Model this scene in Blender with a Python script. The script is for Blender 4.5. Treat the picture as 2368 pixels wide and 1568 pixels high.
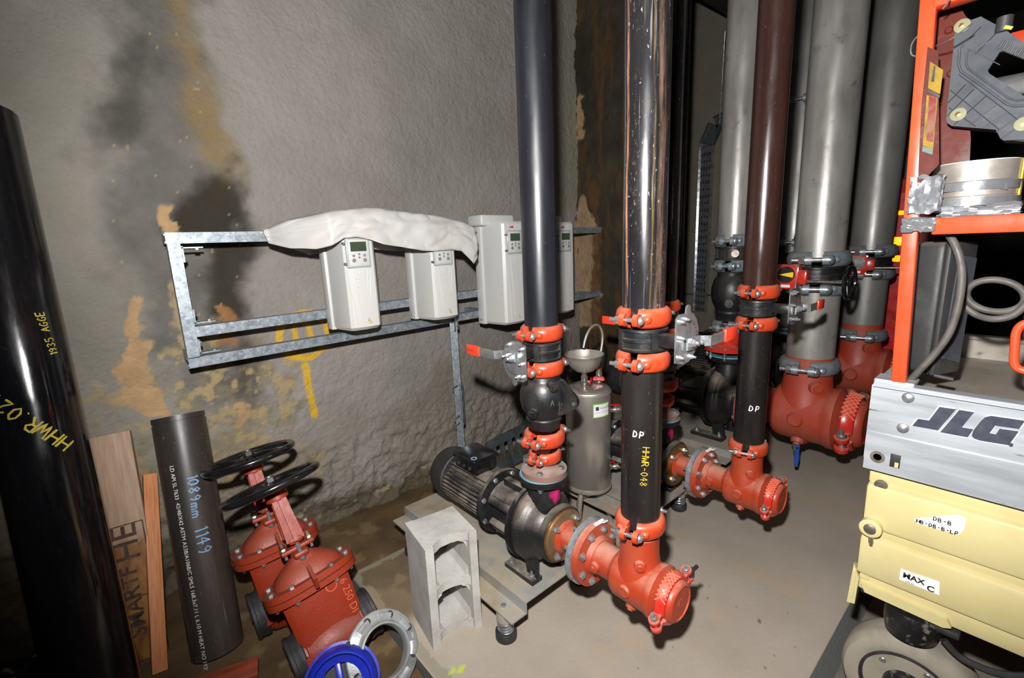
import bpy, bmesh, math, random
import numpy as np
from mathutils import Matrix, Vector
random.seed(7); PI=math.pi
for o in list(bpy.data.objects): bpy.data.objects.remove(o)
S=bpy.context.scene; COL=S.collection
# ------------------------------------------------------------------ camera, world, flash, exposure
RW=((0.748,-0.162,0.643),(-0.662,-0.124,0.739),(-0.040,-0.979,-0.200))   # rows: world X,Y,Z in (right, down, forward)
cam=bpy.data.objects.new('camera',bpy.data.cameras.new('camera')); COL.objects.link(cam)
def _on(R):
    a=Vector(R[0]).normalized(); c=Vector(R[2]); c=(c-a*c.dot(a)).normalized(); b=c.cross(a); return a,b,c
_a,_b,_c=_on(RW)
cr=Vector((_a[0],_b[0],_c[0])); cd=Vector((_a[1],_b[1],_c[1])); cf=Vector((_a[2],_b[2],_c[2]))
CAM=Vector((0,0,1.4))
M=Matrix.Identity(4)
for i in range(3): M[i][0]=cr[i]; M[i][1]=-cd[i]; M[i][2]=-cf[i]; M[i][3]=CAM[i]
cam.matrix_world=M; cam.data.sensor_width=36; cam.data.lens=36*1080/2368; cam.data.clip_start=.02; cam.data.clip_end=60
S.camera=cam
S.view_settings.view_transform='Standard'; S.view_settings.look='None'; S.view_settings.gamma=1; S.view_settings.use_curve_mapping=False
S.view_settings.exposure=0.0
w=bpy.data.worlds.new('world'); S.world=w; w.use_nodes=True
w.node_tree.nodes['Background'].inputs[0].default_value=(.75,.8,.9,1); w.node_tree.nodes['Background'].inputs[1].default_value=.012
fl=bpy.data.lights.new('flash','SPOT'); fl.energy=300; fl.color=(1,.985,.975); fl.shadow_soft_size=.028; fl.spot_size=math.radians(132); fl.spot_blend=.55
flo=bpy.data.objects.new('flash',fl); COL.objects.link(flo)
flo.location=CAM-cd*.24-cr*.05+cf*.0
flo.rotation_euler=(cf*1.0+cr*.16-cd*.14).to_track_quat('-Z','Y').to_euler()
bl=bpy.data.lights.new('ceiling_bounce','AREA'); bl.energy=5; bl.size=3.0; bl.color=(1,.97,.92)
blo=bpy.data.objects.new('ceiling_bounce',bl); COL.objects.link(blo); blo.location=(1.3,-.6,3.9); blo.rotation_euler=(0,0,0)

# ------------------------------------------------------------------ materials
def lin(c):
    f=lambda v:(v/255/12.92 if v/255<=.04045 else ((v/255+.055)/1.055)**2.4)
    return (f(c[0]),f(c[1]),f(c[2]),1)
class NT:
    def __init__(s,name):
        s.m=bpy.data.materials.new(name); s.m.use_nodes=True; s.t=s.m.node_tree; s.b=s.t.nodes['Principled BSDF']
        s.tc=s.t.nodes.new('ShaderNodeTexCoord')
    def n(s,ty,**k):
        x=s.t.nodes.new(ty)
        for a,b in k.items(): setattr(x,a,b)
        return x
    def l(s,a,b): s.t.links.new(a,b)
    def noise(s,scale,detail=4,stretch=(1,1,1),rough=.55,out=0,coord='Object'):
        mp=s.n('ShaderNodeMapping'); mp.inputs['Scale'].default_value=stretch; s.l(s.tc.outputs[coord],mp.inputs[0])
        x=s.n('ShaderNodeTexNoise'); x.inputs['Scale'].default_value=scale; x.inputs['Detail'].default_value=detail; x.inputs['Roughness'].default_value=rough
        s.l(mp.outputs[0],x.inputs['Vector']); return x.outputs[out]
    def ramp(s,f,a,b,va=0,vb=1):
        r=s.n('ShaderNodeMapRange'); r.inputs[1].default_value=a; r.inputs[2].default_value=b; r.inputs[3].default_value=va; r.inputs[4].default_value=vb
        s.l(f,r.inputs[0]); return r.outputs[0]
    def mix(s,f,a,b,mode='MIX'):
        m=s.n('ShaderNodeMix'); m.data_type='RGBA'; m.blend_type=mode
        for v,i in((f,0),(a,6),(b,7)):
            if isinstance(v,(int,float)): m.inputs[i].default_value=v
            elif isinstance(v,tuple): m.inputs[i].default_value=v
            else: s.l(v,m.inputs[i])
        return m.outputs[2]
    def math(s,op,a,b=0.0):
        m=s.n('ShaderNodeMath',operation=op)
        for v,i in((a,0),(b,1)):
            if isinstance(v,(int,float)): m.inputs[i].default_value=v
            else: s.l(v,m.inputs[i])
        return m.outputs[0]
    def col(s,c): 
        if isinstance(c,tuple): s.b.inputs['Base Color'].default_value=c
        else: s.l(c,s.b.inputs['Base Color'])
    def bump(s,h,st,d=.01):
        b=s.n('ShaderNodeBump'); b.inputs['Strength'].default_value=st; b.inputs['Distance'].default_value=d; s.l(h,b.inputs['Height']); s.l(b.outputs[0],s.b.inputs['Normal'])
def surf(name,c,rough=.5,metal=0.,c2=None,sc=8,lo=.45,hi=.7,st=(1,1,1),dust=0.,dustc=(165,150,130),bump=0.,bsc=60,coat=0.,c3=None,sc3=30,lo3=.6,hi3=.7,st3=(1,1,1),rvar=.12,spec=.5):
    """plain paint/metal/wood: base colour, two blotch colours, dust that has settled on level faces, fine relief"""
    x=NT(name); b=x.b; C=lin(c)
    nz=x.noise(sc,5,st)
    cc=C
    if c2: cc=x.mix(x.ramp(nz,lo,hi),cc,lin(c2))
    else: cc=x.mix(x.ramp(nz,.3,.75),tuple(v*.86 for v in C[:3])+(1,),tuple(min(1,v*1.12) for v in C[:3])+(1,))
    if c3: cc=x.mix(x.ramp(x.noise(sc3,6,st3,.65),lo3,hi3),cc,lin(c3))
    r=x.ramp(x.noise(sc*2.3,5,st),.3,.7,max(.03,rough-rvar),min(1,rough+rvar))
    if dust:
        g=x.n('ShaderNodeNewGeometry'); sp=x.n('ShaderNodeSeparateXYZ'); x.l(g.outputs['Normal'],sp.inputs[0])
        up=x.ramp(sp.outputs[2],.3,1.)
        dn=x.ramp(x.noise(14,6,(1,1,1),.6),.3,.62)
        f=x.math('MULTIPLY',x.math('MULTIPLY',up,dn),dust)
        cc=x.mix(f,cc,lin(dustc)); r=x.mix(f,r,(.85,.85,.85,1))
    x.col(cc); x.l(r,b.inputs['Roughness']); b.inputs['Metallic'].default_value=metal
    b.inputs['Specular IOR Level'].default_value=spec
    if coat: b.inputs['Coat Weight'].default_value=coat; b.inputs['Coat Roughness'].default_value=.12
    if bump: x.bump(x.noise(bsc,4,st),bump,.002)
    return x.m
def pipe_black(name,c,rough,scr=.6,rust=.0,scrc=(150,150,155),c2=(40,36,34),streaks=()):
    x=NT(name); b=x.b
    cc=x.mix(x.ramp(x.noise(5,4,(1,1,.25)),.35,.7),lin(c),lin(c2))
    s1=x.ramp(x.noise(34,6,(1,1,.05),.7),.64,.76,0,scr)
    s1=x.math('MULTIPLY',s1,x.ramp(x.noise(4,4,(1,1,.4)),.4,.6))
    cc=x.mix(s1,cc,lin(scrc))
    sp=x.math('MULTIPLY',x.ramp(x.noise(120,3,(1,1,.5),.5),.68,.74),scr*.8)
    cc=x.mix(sp,cc,lin(scrc))
    if rust:
        rr=x.math('MULTIPLY',x.math('MULTIPLY',x.ramp(x.noise(9,6,(1,1,.07),.6),.54,.68),x.ramp(x.noise(80,6,(1,1,.15),.7),.42,.6)),rust); cc=x.mix(rr,cc,lin((170,122,86)))
        rr2=x.math('MULTIPLY',x.ramp(x.noise(60,5,(1,1,.3),.7),.55,.7),rust*.6); cc=x.mix(rr2,cc,lin((120,92,70)))
    if streaks:
        sp_=x.n('ShaderNodeSeparateXYZ'); x.l(x.tc.outputs['Object'],sp_.inputs[0]); an=x.math('ARCTAN2',sp_.outputs[1],sp_.outputs[0])
        an=x.math('ADD',an,x.ramp(x.noise(6,4,(1,1,.5)),.3,.7,-.09,.09))
        for a0,wd,cl,am in streaks:
            a0=math.radians(a0-360 if a0>180 else a0); m=x.ramp(x.math('ABSOLUTE',x.math('SUBTRACT',an,a0)),wd,wd*.4)
            m=x.math('MULTIPLY',x.math('MULTIPLY',m,x.ramp(x.noise(50,6,(1,1,.08),.75),.38,.58)),am); cc=x.mix(m,cc,lin(cl))
        s3=x.math('MULTIPLY',x.ramp(x.noise(110,4,(1,1,.018),.6),.60,.70),.75); cc=x.mix(s3,cc,lin((150,148,150)))
        s4=x.math('MULTIPLY',x.ramp(x.noise(150,6,(1,1,.35),.8),.58,.68),x.ramp(x.noise(7,4,(1,1,.3)),.42,.62)); cc=x.mix(s4,cc,lin((140,126,112)))
    x.col(cc); x.l(x.ramp(x.noise(18,5,(1,1,.2)),.3,.7,max(.05,rough-.1),rough+.14),b.inputs['Roughness']); b.inputs['Specular IOR Level'].default_value=.55
    x.bump(x.noise(70,4,(1,1,.3)),.12,.001)
    return x.m
MT=dict(
 orange=surf('coupling_orange_enamel',(180,60,31),.36,c2=(176,84,58),sc=9,lo=.5,hi=.85,dust=.45,dustc=(190,128,100),bump=.15,bsc=90,coat=.25),
 cast=surf('cast_red_enamel',(160,56,30),.42,c2=(158,76,54),sc=7,lo=.45,hi=.7,dust=.9,dustc=(186,134,112),bump=.25,bsc=110),
 castdk=surf('dusty_dark_red_enamel',(158,58,38),.5,c2=(150,78,60),sc=6,dust=.6,dustc=(160,110,90),bump=.25,bsc=90),
 gate=surf('gate_valve_red_paint',(140,45,21),.45,c2=(116,42,26),sc=5,lo=.5,hi=.9,dust=.5,dustc=(110,74,55),bump=.5,bsc=140),
 black=surf('black_cast_enamel',(24,24,26),.4,c2=(44,42,40),sc=12,dust=.45,dustc=(120,110,98),bump=.3,bsc=120),
 blackd=surf('dusty_black_machine_paint',(24,24,26),.42,c2=(50,46,42),sc=10,lo=.5,hi=.8,dust=.75,dustc=(150,140,124),bump=.35,bsc=90),
 blackg=surf('glossy_black_paint',(16,16,18),.22,c2=(30,30,32),sc=7,bump=.1,coat=.3),
 rubber=surf('black_rubber',(34,34,36),.62,c2=(56,54,52),sc=14,bump=.3),
 bolt=surf('zinc_bolt',(176,178,180),.32,.75,c2=(120,118,112),sc=30,bump=.2),
 steel=surf('bare_steel',(150,140,128),.4,.7,c2=(96,86,74),sc=25),
 zinc=surf('bright_zinc_plate',(205,208,210),.25,.85,c2=(160,162,165),sc=18,bump=.1),
 galv=surf('galvanised_steel',(150,158,164),.42,.45,c2=(120,128,136),sc=38,lo=.4,hi=.62,dust=.25,dustc=(160,150,132),c3=(196,200,202),sc3=70,lo3=.58,hi3=.7),
 galvc=surf('galvanised_casting',(140,150,156),.4,.45,c2=(118,126,132),sc=20,dust=.4,dustc=(150,142,128),bump=.4,bsc=60),
 ring=surf('galvanised_ring',(170,174,174),.4,.4,c2=(140,145,146),sc=16,dust=.2,bump=.3,bsc=50),
 inox=surf('brushed_stainless',(190,184,174),.3,.72,c2=(150,140,128),sc=4,st=(1,1,.3),rvar=.05,bump=.05,bsc=300),
 inoxd=surf('dull_stainless',(178,170,160),.42,.6,c2=(150,142,132),sc=12,dust=.3,dustc=(150,142,130)),
 brass=surf('brass',(178,140,84),.3,.85,c2=(140,104,60),sc=20),
 nickel=surf('nickel_plated',(190,186,180),.25,.85,c2=(150,140,130),sc=22),
 redh=surf('red_handle',(196,24,28),.35,c2=(160,20,24)),
 blueh=surf('blue_handle',(30,70,150),.4),
 blue=surf('blue_plastic',(28,44,170),.3,c2=(22,34,140),sc=6,coat=.4,bump=.08),
 grip=surf('orange_vinyl_grip',(232,62,34),.38,coat=.2),
 vfd=surf('light_grey_plastic',(196,196,194),.42,c2=(198,196,190),sc=3,rvar=.05),
 vfdd=surf('grey_plastic_vents',(150,150,146),.5),
 brassd=surf('dusty_brass_face',(150,124,92),.35,.6,c2=(130,70,50),sc=7,lo=.5,hi=.65,dust=.5),
 yelo=surf('yellow_paint_marker',(196,160,40),.7),
 adp=surf('grey_dusty_red_flange',(124,92,80),.7,c2=(112,100,92),sc=9,dust=1.,dustc=(150,132,120)),
 clear=surf('keypad_cover_plastic',(170,176,172),.18,c2=(186,190,186),coat=.5),
 lcd=surf('lcd_glass',(62,76,58),.15,c2=(48,58,46)),
 btn=surf('keypad_button_grey',(130,124,124),.4),
 yel=surf('warning_yellow',(238,190,20),.5),
 yelp=surf('yellow_chalk_paint',(196,178,60),.8),
 white=surf('white_marker',(235,235,235),.6),
 chalk=surf('blue_chalk',(120,150,186),.9),
 ink=surf('black_ink',(18,18,20),.6),
 inkr=surf('logo_red',(200,30,30),.5),
 inkb=surf('brown_ink',(54,34,22),.7,c2=(90,60,36),sc=30),
 navy=surf('navy_print',(44,44,96),.6),
 decal=surf('decal_dark_grey',(50,54,66),.45,c2=(64,66,74),sc=20),
 sticker=surf('white_sticker',(226,226,222),.5,c2=(200,200,194),sc=12),
 green=surf('green_print',(120,190,40),.5),
 gasket=surf('blue_gasket',(90,160,180),.6),
 bag=surf('white_woven_plastic',(192,190,187),.5,c2=(190,186,180),sc=6,bump=.9,bsc=16,st=(1,1,1),rvar=.06),
 pine=surf('fresh_sawn_pine',(205,135,84),.6,c2=(178,104,58),sc=30,lo=.4,hi=.7,st=(6,6,.35),bump=.2,bsc=40),
 redwood=surf('reddish_wood',(150,66,38),.6,c2=(110,44,26),sc=14,st=(.4,4,4)),
 cmu=surf('concrete_block',(182,180,174),.93,c2=(160,156,148),sc=9,c3=(140,134,124),sc3=150,lo3=.62,hi3=.7,bump=.9,bsc=220,spec=.2),
 alu=surf('scuffed_aluminium',(176,180,184),.38,.35,c2=(150,154,158),sc=6,st=(3,.4,3),c3=(110,112,112),sc3=26,lo3=.66,hi3=.72,st3=(1,.3,2),bump=.1),
 alud=surf('dusty_aluminium_deck',(150,142,130),.55,.2,c2=(120,112,100),sc=7,dust=.3,c3=(96,90,82),sc3=20,lo3=.62,hi3=.72),
 cream=surf('cream_yellow_paint',(196,184,132),.4,c2=(184,170,118),sc=4,dust=.55,dustc=(206,190,150),c3=(110,120,140),sc3=24,lo3=.7,hi3=.73,st3=(1,.4,1.6),bump=.1,coat=.15),
 lorange=surf('lift_orange_paint',(210,70,36),.36,c2=(226,74,36),sc=5,coat=.2),
 brownred=surf('dull_oxide_red',(84,30,20),.55,c2=(66,32,26),sc=6,c3=(98,78,72),sc3=10,lo3=.55,hi3=.7,spec=.15),
 plastic=surf('grey_moulded_plastic',(60,63,68),.6,spec=.2,c2=(78,81,86),sc=10,lo=.4,hi=.8,bump=.2),
 pdark=surf('dusty_black_plastic',(46,46,46),.55,c2=(84,78,72),sc=5,lo=.5,hi=.75,bump=.3,dust=.5,dustc=(130,122,112)),
 cable=surf('dusty_rubber_cable',(84,80,74),.6,c2=(56,54,52),sc=16,dust=.4,dustc=(140,130,116)),
 tape=surf('silver_duct_tape',(132,134,138),.3,.5,c2=(140,142,144),sc=12,bump=.7,bsc=30),
 tyre=surf('dusty_grey_tyre',(150,142,126),.8,c2=(120,112,100),sc=10,bump=.3,bsc=60),
 hubm=surf('grey_wheel_hub',(120,124,130),.5,.2,c2=(90,92,96),sc=10,dust=.3),
 grease=surf('greasy_black',(24,24,24),.35,c2=(110,104,98),sc=34,lo=.56,hi=.68,bump=.6,bsc=50),
 dark=surf('dark_steel',(40,40,42),.5,.2,c2=(60,58,56),sc=8),
 plug=surf('orange_plastic_lens',(255,180,20),.3),
 trash=surf('black_bin_plastic',(14,15,18),.18,c2=(26,28,32),sc=8),
 flock=surf('wet_crumpled_film',(120,108,92),.3,c2=(84,70,54),sc=14),
 lime=surf('lime_marking_paint',(176,196,30),.7,c2=(150,150,60),sc=30),
)
MT['p_satin']=pipe_black('satin_black_pipe',(21,22,26),.34,scr=.18,scrc=(120,126,140),c2=(34,36,42))
MT['p_worn']=pipe_black('scratched_black_pipe',(22,22,25),.2,scr=1.,rust=.12,scrc=(160,160,162),c2=(34,32,32),streaks=((160,.10,(176,122,90),.8),(230,.05,(140,116,64),.4),(252,.22,(120,96,76),.6)))
MT['p_gloss']=pipe_black('glossy_black_pipe',(22,21,22),.2,scr=.4,rust=.25)
MT['p_low']=pipe_black('dusty_black_pipe',(22,21,22),.3,scr=.45,rust=.0,scrc=(120,112,100),c2=(44,38,34))
MT['p_brown']=pipe_black('brown_varnished_pipe',(54,34,28),.22,scr=.3,rust=.1,scrc=(140,120,110),c2=(44,26,22))
MT['p_lean']=pipe_black('lacquered_black_pipe',(14,15,18),.14,scr=.12,rust=.07,scrc=(90,100,116),c2=(26,24,26))
MT['p_short']=pipe_black('dull_mill_black_pipe',(42,38,36),.4,scr=.35,rust=.08,scrc=(140,136,132),c2=(62,54,48))
MT['p_grey']=surf('pickled_stainless_pipe',(160,157,152),.36,.35,c2=(126,123,118),sc=9,lo=.38,hi=.68,st=(1,1,.3),c3=(84,80,76),sc3=12,lo3=.6,hi3=.78,rvar=.08)
MT['p_greyd']=surf('dull_stainless_pipe',(140,138,134),.42,.35,c2=(104,102,98),sc=5,lo=.4,hi=.7,st=(1,1,.3),c3=(70,68,66),sc3=7,lo3=.62,hi3=.8)
def brushed():
    m=MT['inox']; t=m.node_tree; b=t.nodes['Principled BSDF']; b.inputs['Anisotropic'].default_value=.6; b.inputs['Metallic'].default_value=.78
    g=t.nodes.new('ShaderNodeTangent'); g.direction_type='RADIAL'; g.axis='Z'; t.links.new(g.outputs[0],b.inputs['Tangent'])
brushed()
def board_mat():
    x=NT('weathered_stencilled_board'); s=x.n('ShaderNodeSeparateXYZ'); x.l(x.tc.outputs['Object'],s.inputs[0])
    g=x.noise(16,5,(5,5,.5)); a=x.mix(x.ramp(g,.35,.7),lin((150,120,98)),lin((176,148,120)))
    b=x.mix(x.ramp(x.noise(9,5,(2,2,1)),.4,.65),lin((150,104,44)),lin((86,34,22)))
    z=x.math('ADD',s.outputs[2],x.ramp(x.noise(8,4),.3,.7,-.06,.06))
    x.col(x.mix(x.ramp(z,.44,.48),b,a)); x.b.inputs['Roughness'].default_value=.6; x.bump(g,.2,.002); return x.m
MT['board']=board_mat()
def pinkmat():
    x=NT('dusty_black_casing_with_pink_overspray'); g=x.n('ShaderNodeNewGeometry'); sp=x.n('ShaderNodeSeparateXYZ'); x.l(g.outputs['Normal'],sp.inputs[0])
    base=x.mix(x.ramp(x.noise(11,5),.45,.8),lin((22,22,24)),lin((42,40,38)))
    f=x.math('MULTIPLY',x.ramp(sp.outputs[2],.2,.95),x.ramp(x.noise(14,6),.35,.65)); base=x.mix(f,base,lin((140,128,114)))
    vs=x.n('ShaderNodeVectorMath',operation='DISTANCE'); x.l(x.tc.outputs['Object'],vs.inputs[0]); vs.inputs[1].default_value=(.025,-.06,.352)
    d=x.math('ADD',vs.outputs['Value'],x.ramp(x.noise(22,4),.3,.7,-.02,.02))
    base=x.mix(x.ramp(d,.055,.015,0,.9),base,lin((235,40,130)))
    x.col(base); x.b.inputs['Roughness'].default_value=.42; x.bump(x.noise(90,4),.3,.002); return x.m
MT['volute']=pinkmat()

# ------------------------------------------------------------------ mesh building
def frame(p,z,x=(1,0,0)):
    """matrix at p whose local Z looks along z"""
    z=Vector(z).normalized(); x=Vector(x); x=x-z*x.dot(z)
    if x.length<1e-4: x=Vector((0,1,0)); x=x-z*x.dot(z)
    x.normalize(); y=z.cross(x); m=Matrix.Identity(4)
    for i in range(3): m[i][0]=x[i]; m[i][1]=y[i]; m[i][2]=z[i]; m[i][3]=p[i]
    return m
def T(x=0,y=0,z=0): return Matrix.Translation((x,y,z))
def RZ(a): return Matrix.Rotation(math.radians(a),4,'Z')
def RX(a): return Matrix.Rotation(math.radians(a),4,'X')
def RY(a): return Matrix.Rotation(math.radians(a),4,'Y')
class MB:
    def __init__(s,M=None): s.v=[]; s.f=[]; s.M=M or Matrix.Identity(4)
    def add(s,vs,fs,M=None):
        k=len(s.v); A=s.M@M if M is not None else s.M
        s.v+= [tuple(A@Vector(v)) for v in vs]; s.f+=[tuple(i+k for i in f) for f in fs]; return s
    def box(s,c,d,M=None,bev=0,seg=2):
        x,y,z=[v/2 for v in d]
        if not bev:
            vs=[(c[0]+i*x,c[1]+j*y,c[2]+k*z) for i in(-1,1) for j in(-1,1) for k in(-1,1)]
            return s.add(vs,[(0,1,3,2),(4,6,7,5),(0,4,5,1),(2,3,7,6),(0,2,6,4),(1,5,7,3)],M)
        bm=bmesh.new(); bmesh.ops.create_cube(bm,size=1); bmesh.ops.scale(bm,vec=d,verts=bm.verts)
        bmesh.ops.bevel(bm,geom=bm.edges[:]+bm.verts[:],offset=min(bev,min(d)*.45),segments=seg,affect='EDGES',profile=.5)
        bm.verts.index_update(); vs=[(v.co.x+c[0],v.co.y+c[1],v.co.z+c[2]) for v in bm.verts]; fs=[tuple(v.index for v in f.verts) for f in bm.faces]; bm.free()
        return s.add(vs,fs,M)
    def cyl(s,p0,p1,r0,r1=None,n=24,caps=True):
        r1=r0 if r1 is None else r1; p0=Vector(p0); p1=Vector(p1); F=frame(p0,p1-p0); L=(p1-p0).length
        return s.lathe([(r0,0),(r1,L)],F,n,caps=caps)
    def lathe(s,pr,M=None,n=32,caps=True):
        vs=[];fs=[];k=len(pr)
        for i in range(n):
            a=2*PI*i/n
            for r,h in pr: vs.append((r*math.cos(a),r*math.sin(a),h))
        for i in range(n):
            j=(i+1)%n
            for q in range(k-1): fs.append((i*k+q,j*k+q,j*k+q+1,i*k+q+1))
        if caps:
            if pr[0][0]>1e-5: fs.append(tuple(i*k for i in reversed(range(n))))
            if pr[-1][0]>1e-5: fs.append(tuple(i*k+k-1 for i in range(n)))
        return s.add(vs,fs,M)
    def ringl(s,pr,M=None,n=32):
        """closed profile turned all the way round"""
        k=len(pr); vs=[(r*math.cos(2*PI*i/n),r*math.sin(2*PI*i/n),h) for i in range(n) for r,h in pr]
        return s.add(vs,[(i*k+q,((i+1)%n)*k+q,((i+1)%n)*k+(q+1)%k,i*k+(q+1)%k) for i in range(n) for q in range(k)],M)
    def arc(s,pr,a0,a1,n=20,M=None):
        """closed profile turned through part of a circle, ends closed"""
        k=len(pr); vs=[(r*math.cos(a0+(a1-a0)*i/n),r*math.sin(a0+(a1-a0)*i/n),h) for i in range(n+1) for r,h in pr]
        fs=[(i*k+q,(i+1)*k+q,(i+1)*k+(q+1)%k,i*k+(q+1)%k) for i in range(n) for q in range(k)]
        fs+=[tuple(reversed(range(k))),tuple(n*k+q for q in range(k))]
        return s.add(vs,fs,M)
    def tube(s,pts,r,n=10,closed=False,M=None):
        P=[Vector(p) for p in pts]; N=len(P); vs=[];fs=[]; rr=r if isinstance(r,(list,tuple)) else [r]*N
        up=None
        for i in range(N):
            t=(P[(i+1)%N]-P[i-1]) if closed else (P[min(i+1,N-1)]-P[max(i-1,0)])
            t.normalize()
            if up is None: up=t.orthogonal().normalized()
            up=(up-t*up.dot(t)).normalized(); b=t.cross(up)
            for j in range(n):
                a=2*PI*j/n; vs.append(tuple(P[i]+(up*math.cos(a)+b*math.sin(a))*rr[i]))
        for i in range(N if closed else N-1):
            k=(i+1)%N
            for j in range(n): fs.append((i*n+j,i*n+(j+1)%n,k*n+(j+1)%n,k*n+j))
        if not closed: fs+=[tuple(reversed(range(n))),tuple((N-1)*n+j for j in range(n))]
        return s.add(vs,fs,M)
    def prism(s,poly,h0,h1,M=None):
        k=len(poly); vs=[(x,y,h0) for x,y in poly]+[(x,y,h1) for x,y in poly]
        fs=[tuple(reversed(range(k))),tuple(range(k,2*k))]+[(i,(i+1)%k,(i+1)%k+k,i+k) for i in range(k)]
        return s.add(vs,fs,M)
    def ball(s,c,r,M=None,n=16,sc=(1,1,1)):
        pr=[(math.sin(PI*i/8)*r,-math.cos(PI*i/8)*r) for i in range(9)]; pr[0]=(1e-6,-r); pr[-1]=(1e-6,r)
        return s.lathe(pr,(M or Matrix.Identity(4))@T(*c)@Matrix.Diagonal((*sc,1)),n,caps=False)
    def hexb(s,p,d,r=.01,h=.007,shank=0,sr=None):
        p=Vector(p); d=Vector(d).normalized(); F=frame(p,d)
        s.lathe([(r,0),(r,h*.8),(r*.85,h)],F,6); 
        if shank: s.cyl(p-d*shank,p+d*(h+.006),sr or r*.5,n=8)
        return s
    def mesh(s,name,smooth=38):
        me=bpy.data.meshes.new(name); me.from_pydata(s.v,[],s.f)
        bm=bmesh.new(); bm.from_mesh(me); bmesh.ops.recalc_face_normals(bm,faces=bm.faces); bm.to_mesh(me); bm.free()
        if smooth:
            me.polygons.foreach_set('use_smooth',[True]*len(me.polygons)); me.set_sharp_from_angle(angle=math.radians(smooth))
        return me
    def build(s,name,mat,parent=None,smooth=38,label=None,kind=None,M=None):
        me=s.mesh(name,smooth); me.materials.append(MT[mat] if isinstance(mat,str) else mat)
        o=bpy.data.objects.new(name,me); COL.objects.link(o)
        if parent is not None: o.parent=parent
        if M is not None: o.matrix_basis=M
        if label: o['label']=label
        if kind: o['kind']=kind
        return o
def thing(name,label,cat,M=None,group=None):
    o=bpy.data.objects.new(name,None); COL.objects.link(o); o.empty_display_size=.05
    if M is not None: o.matrix_basis=M if isinstance(M,Matrix) else T(*M)
    o['label']=label; o['category']=cat
    if group: o['group']=group
    return o
def tag(o,label,cat,group=None,kind=None):
    o['label']=label; o['category']=cat
    if group: o['group']=group
    if kind: o['kind']=kind
    return o
def dup(root,M,label,group=None):
    r=root.copy(); COL.objects.link(r); r.matrix_basis=M; r['label']=label
    if group: r['group']=group
    for ch in list(root.children):
        c=ch.copy(); COL.objects.link(c); c.parent=r
        for g in list(ch.children):
            d=g.copy(); COL.objects.link(d); d.parent=c
    return r
# lettering: built-in typeface flattened to a mesh, and a single-stroke hand for chalk and marker
def glyphs(txt,size,bold=0):
    cu=bpy.data.curves.new('t','FONT'); cu.body=txt; cu.size=size; cu.offset=bold; cu.resolution_u=3
    o=bpy.data.objects.new('t',cu); COL.objects.link(o); dg=bpy.context.evaluated_depsgraph_get(); me=bpy.data.meshes.new_from_object(o.evaluated_get(dg))
    vs=[(v.co.x,v.co.y) for v in me.vertices]; fs=[tuple(p.vertices) for p in me.polygons]
    bpy.data.objects.remove(o); bpy.data.curves.remove(cu); bpy.data.meshes.remove(me); return vs,fs
HAND={'H':[[(0,0),(.05,1)],[(.6,0),(.65,1)],[(.02,.5),(.63,.52)]],'W':[[(0,1),(.15,0),(.35,.7),(.55,0),(.75,1)]],
'R':[[(0,0),(.05,1),(.4,.98),(.55,.75),(.35,.52),(.05,.5)],[(.25,.5),(.6,0)]],'D':[[(0,0),(.05,1),(.4,.85),(.55,.5),(.4,.12),(0,0)]],
'P':[[(0,0),(.06,1),(.45,.95),(.55,.7),(.4,.48),(.04,.46)]],'0':[[(.3,1),(.05,.7),(.05,.3),(.28,0),(.52,.3),(.52,.75),(.3,1)]],
'1':[[(.15,.8),(.3,1),(.3,0)]],'2':[[(.03,.8),(.25,1),(.5,.8),(.4,.5),(.02,.02),(.58,.05)]],'3':[[(.03,.9),(.3,1),(.5,.8),(.25,.55),(.52,.3),(.3,0),(.02,.12)]],
'4':[[(.4,0),(.4,1)],[(.4,1),(.02,.4),(.6,.42)]],'5':[[(.5,1),(.1,1),(.08,.6),(.4,.58),(.52,.3),(.35,.02),(.03,.08)]],
'6':[[(.45,1),(.12,.6),(.05,.25),(.28,0),(.5,.25),(.35,.5),(.08,.38)]],'7':[[(.02,1),(.55,1),(.2,0)],[(.15,.5),(.5,.52)]],
'8':[[(.3,.52),(.08,.75),(.3,1),(.5,.76),(.3,.52),(.04,.25),(.28,0),(.54,.25),(.3,.52)]],'9':[[(.5,.7),(.28,.5),(.06,.72),(.28,1),(.5,.75),(.45,.3),(.3,0)]],
'-':[[(.1,.5),(.5,.5)]],'.':[[(.2,0),(.25,.06)]],'m':[[(0,0),(.02,.55)],[(.02,.45),(.2,.55),(.3,.4),(.3,0)],[(.3,.42),(.48,.55),(.6,.4),(.6,0)]],' ':[],
'A':[[(0,0),(.3,1),(.6,0)],[(.12,.4),(.48,.4)]],'L':[[(0,1),(0,0),(.5,0)]],'E':[[(.5,1),(0,1),(0,0),(.5,0)],[(0,.5),(.4,.5)]],'G':[[(.5,.85),(.3,1),(.05,.6),(.1,.15),(.35,0),(.52,.2),(.52,.45),(.3,.45)]],'B':[[(0,0),(0,1),(.4,.9),(.4,.6),(0,.52),(.5,.4),(.45,.05),(0,0)]],'F':[[(.5,1),(0,1),(0,0)],[(0,.5),(.4,.5)]]}
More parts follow.
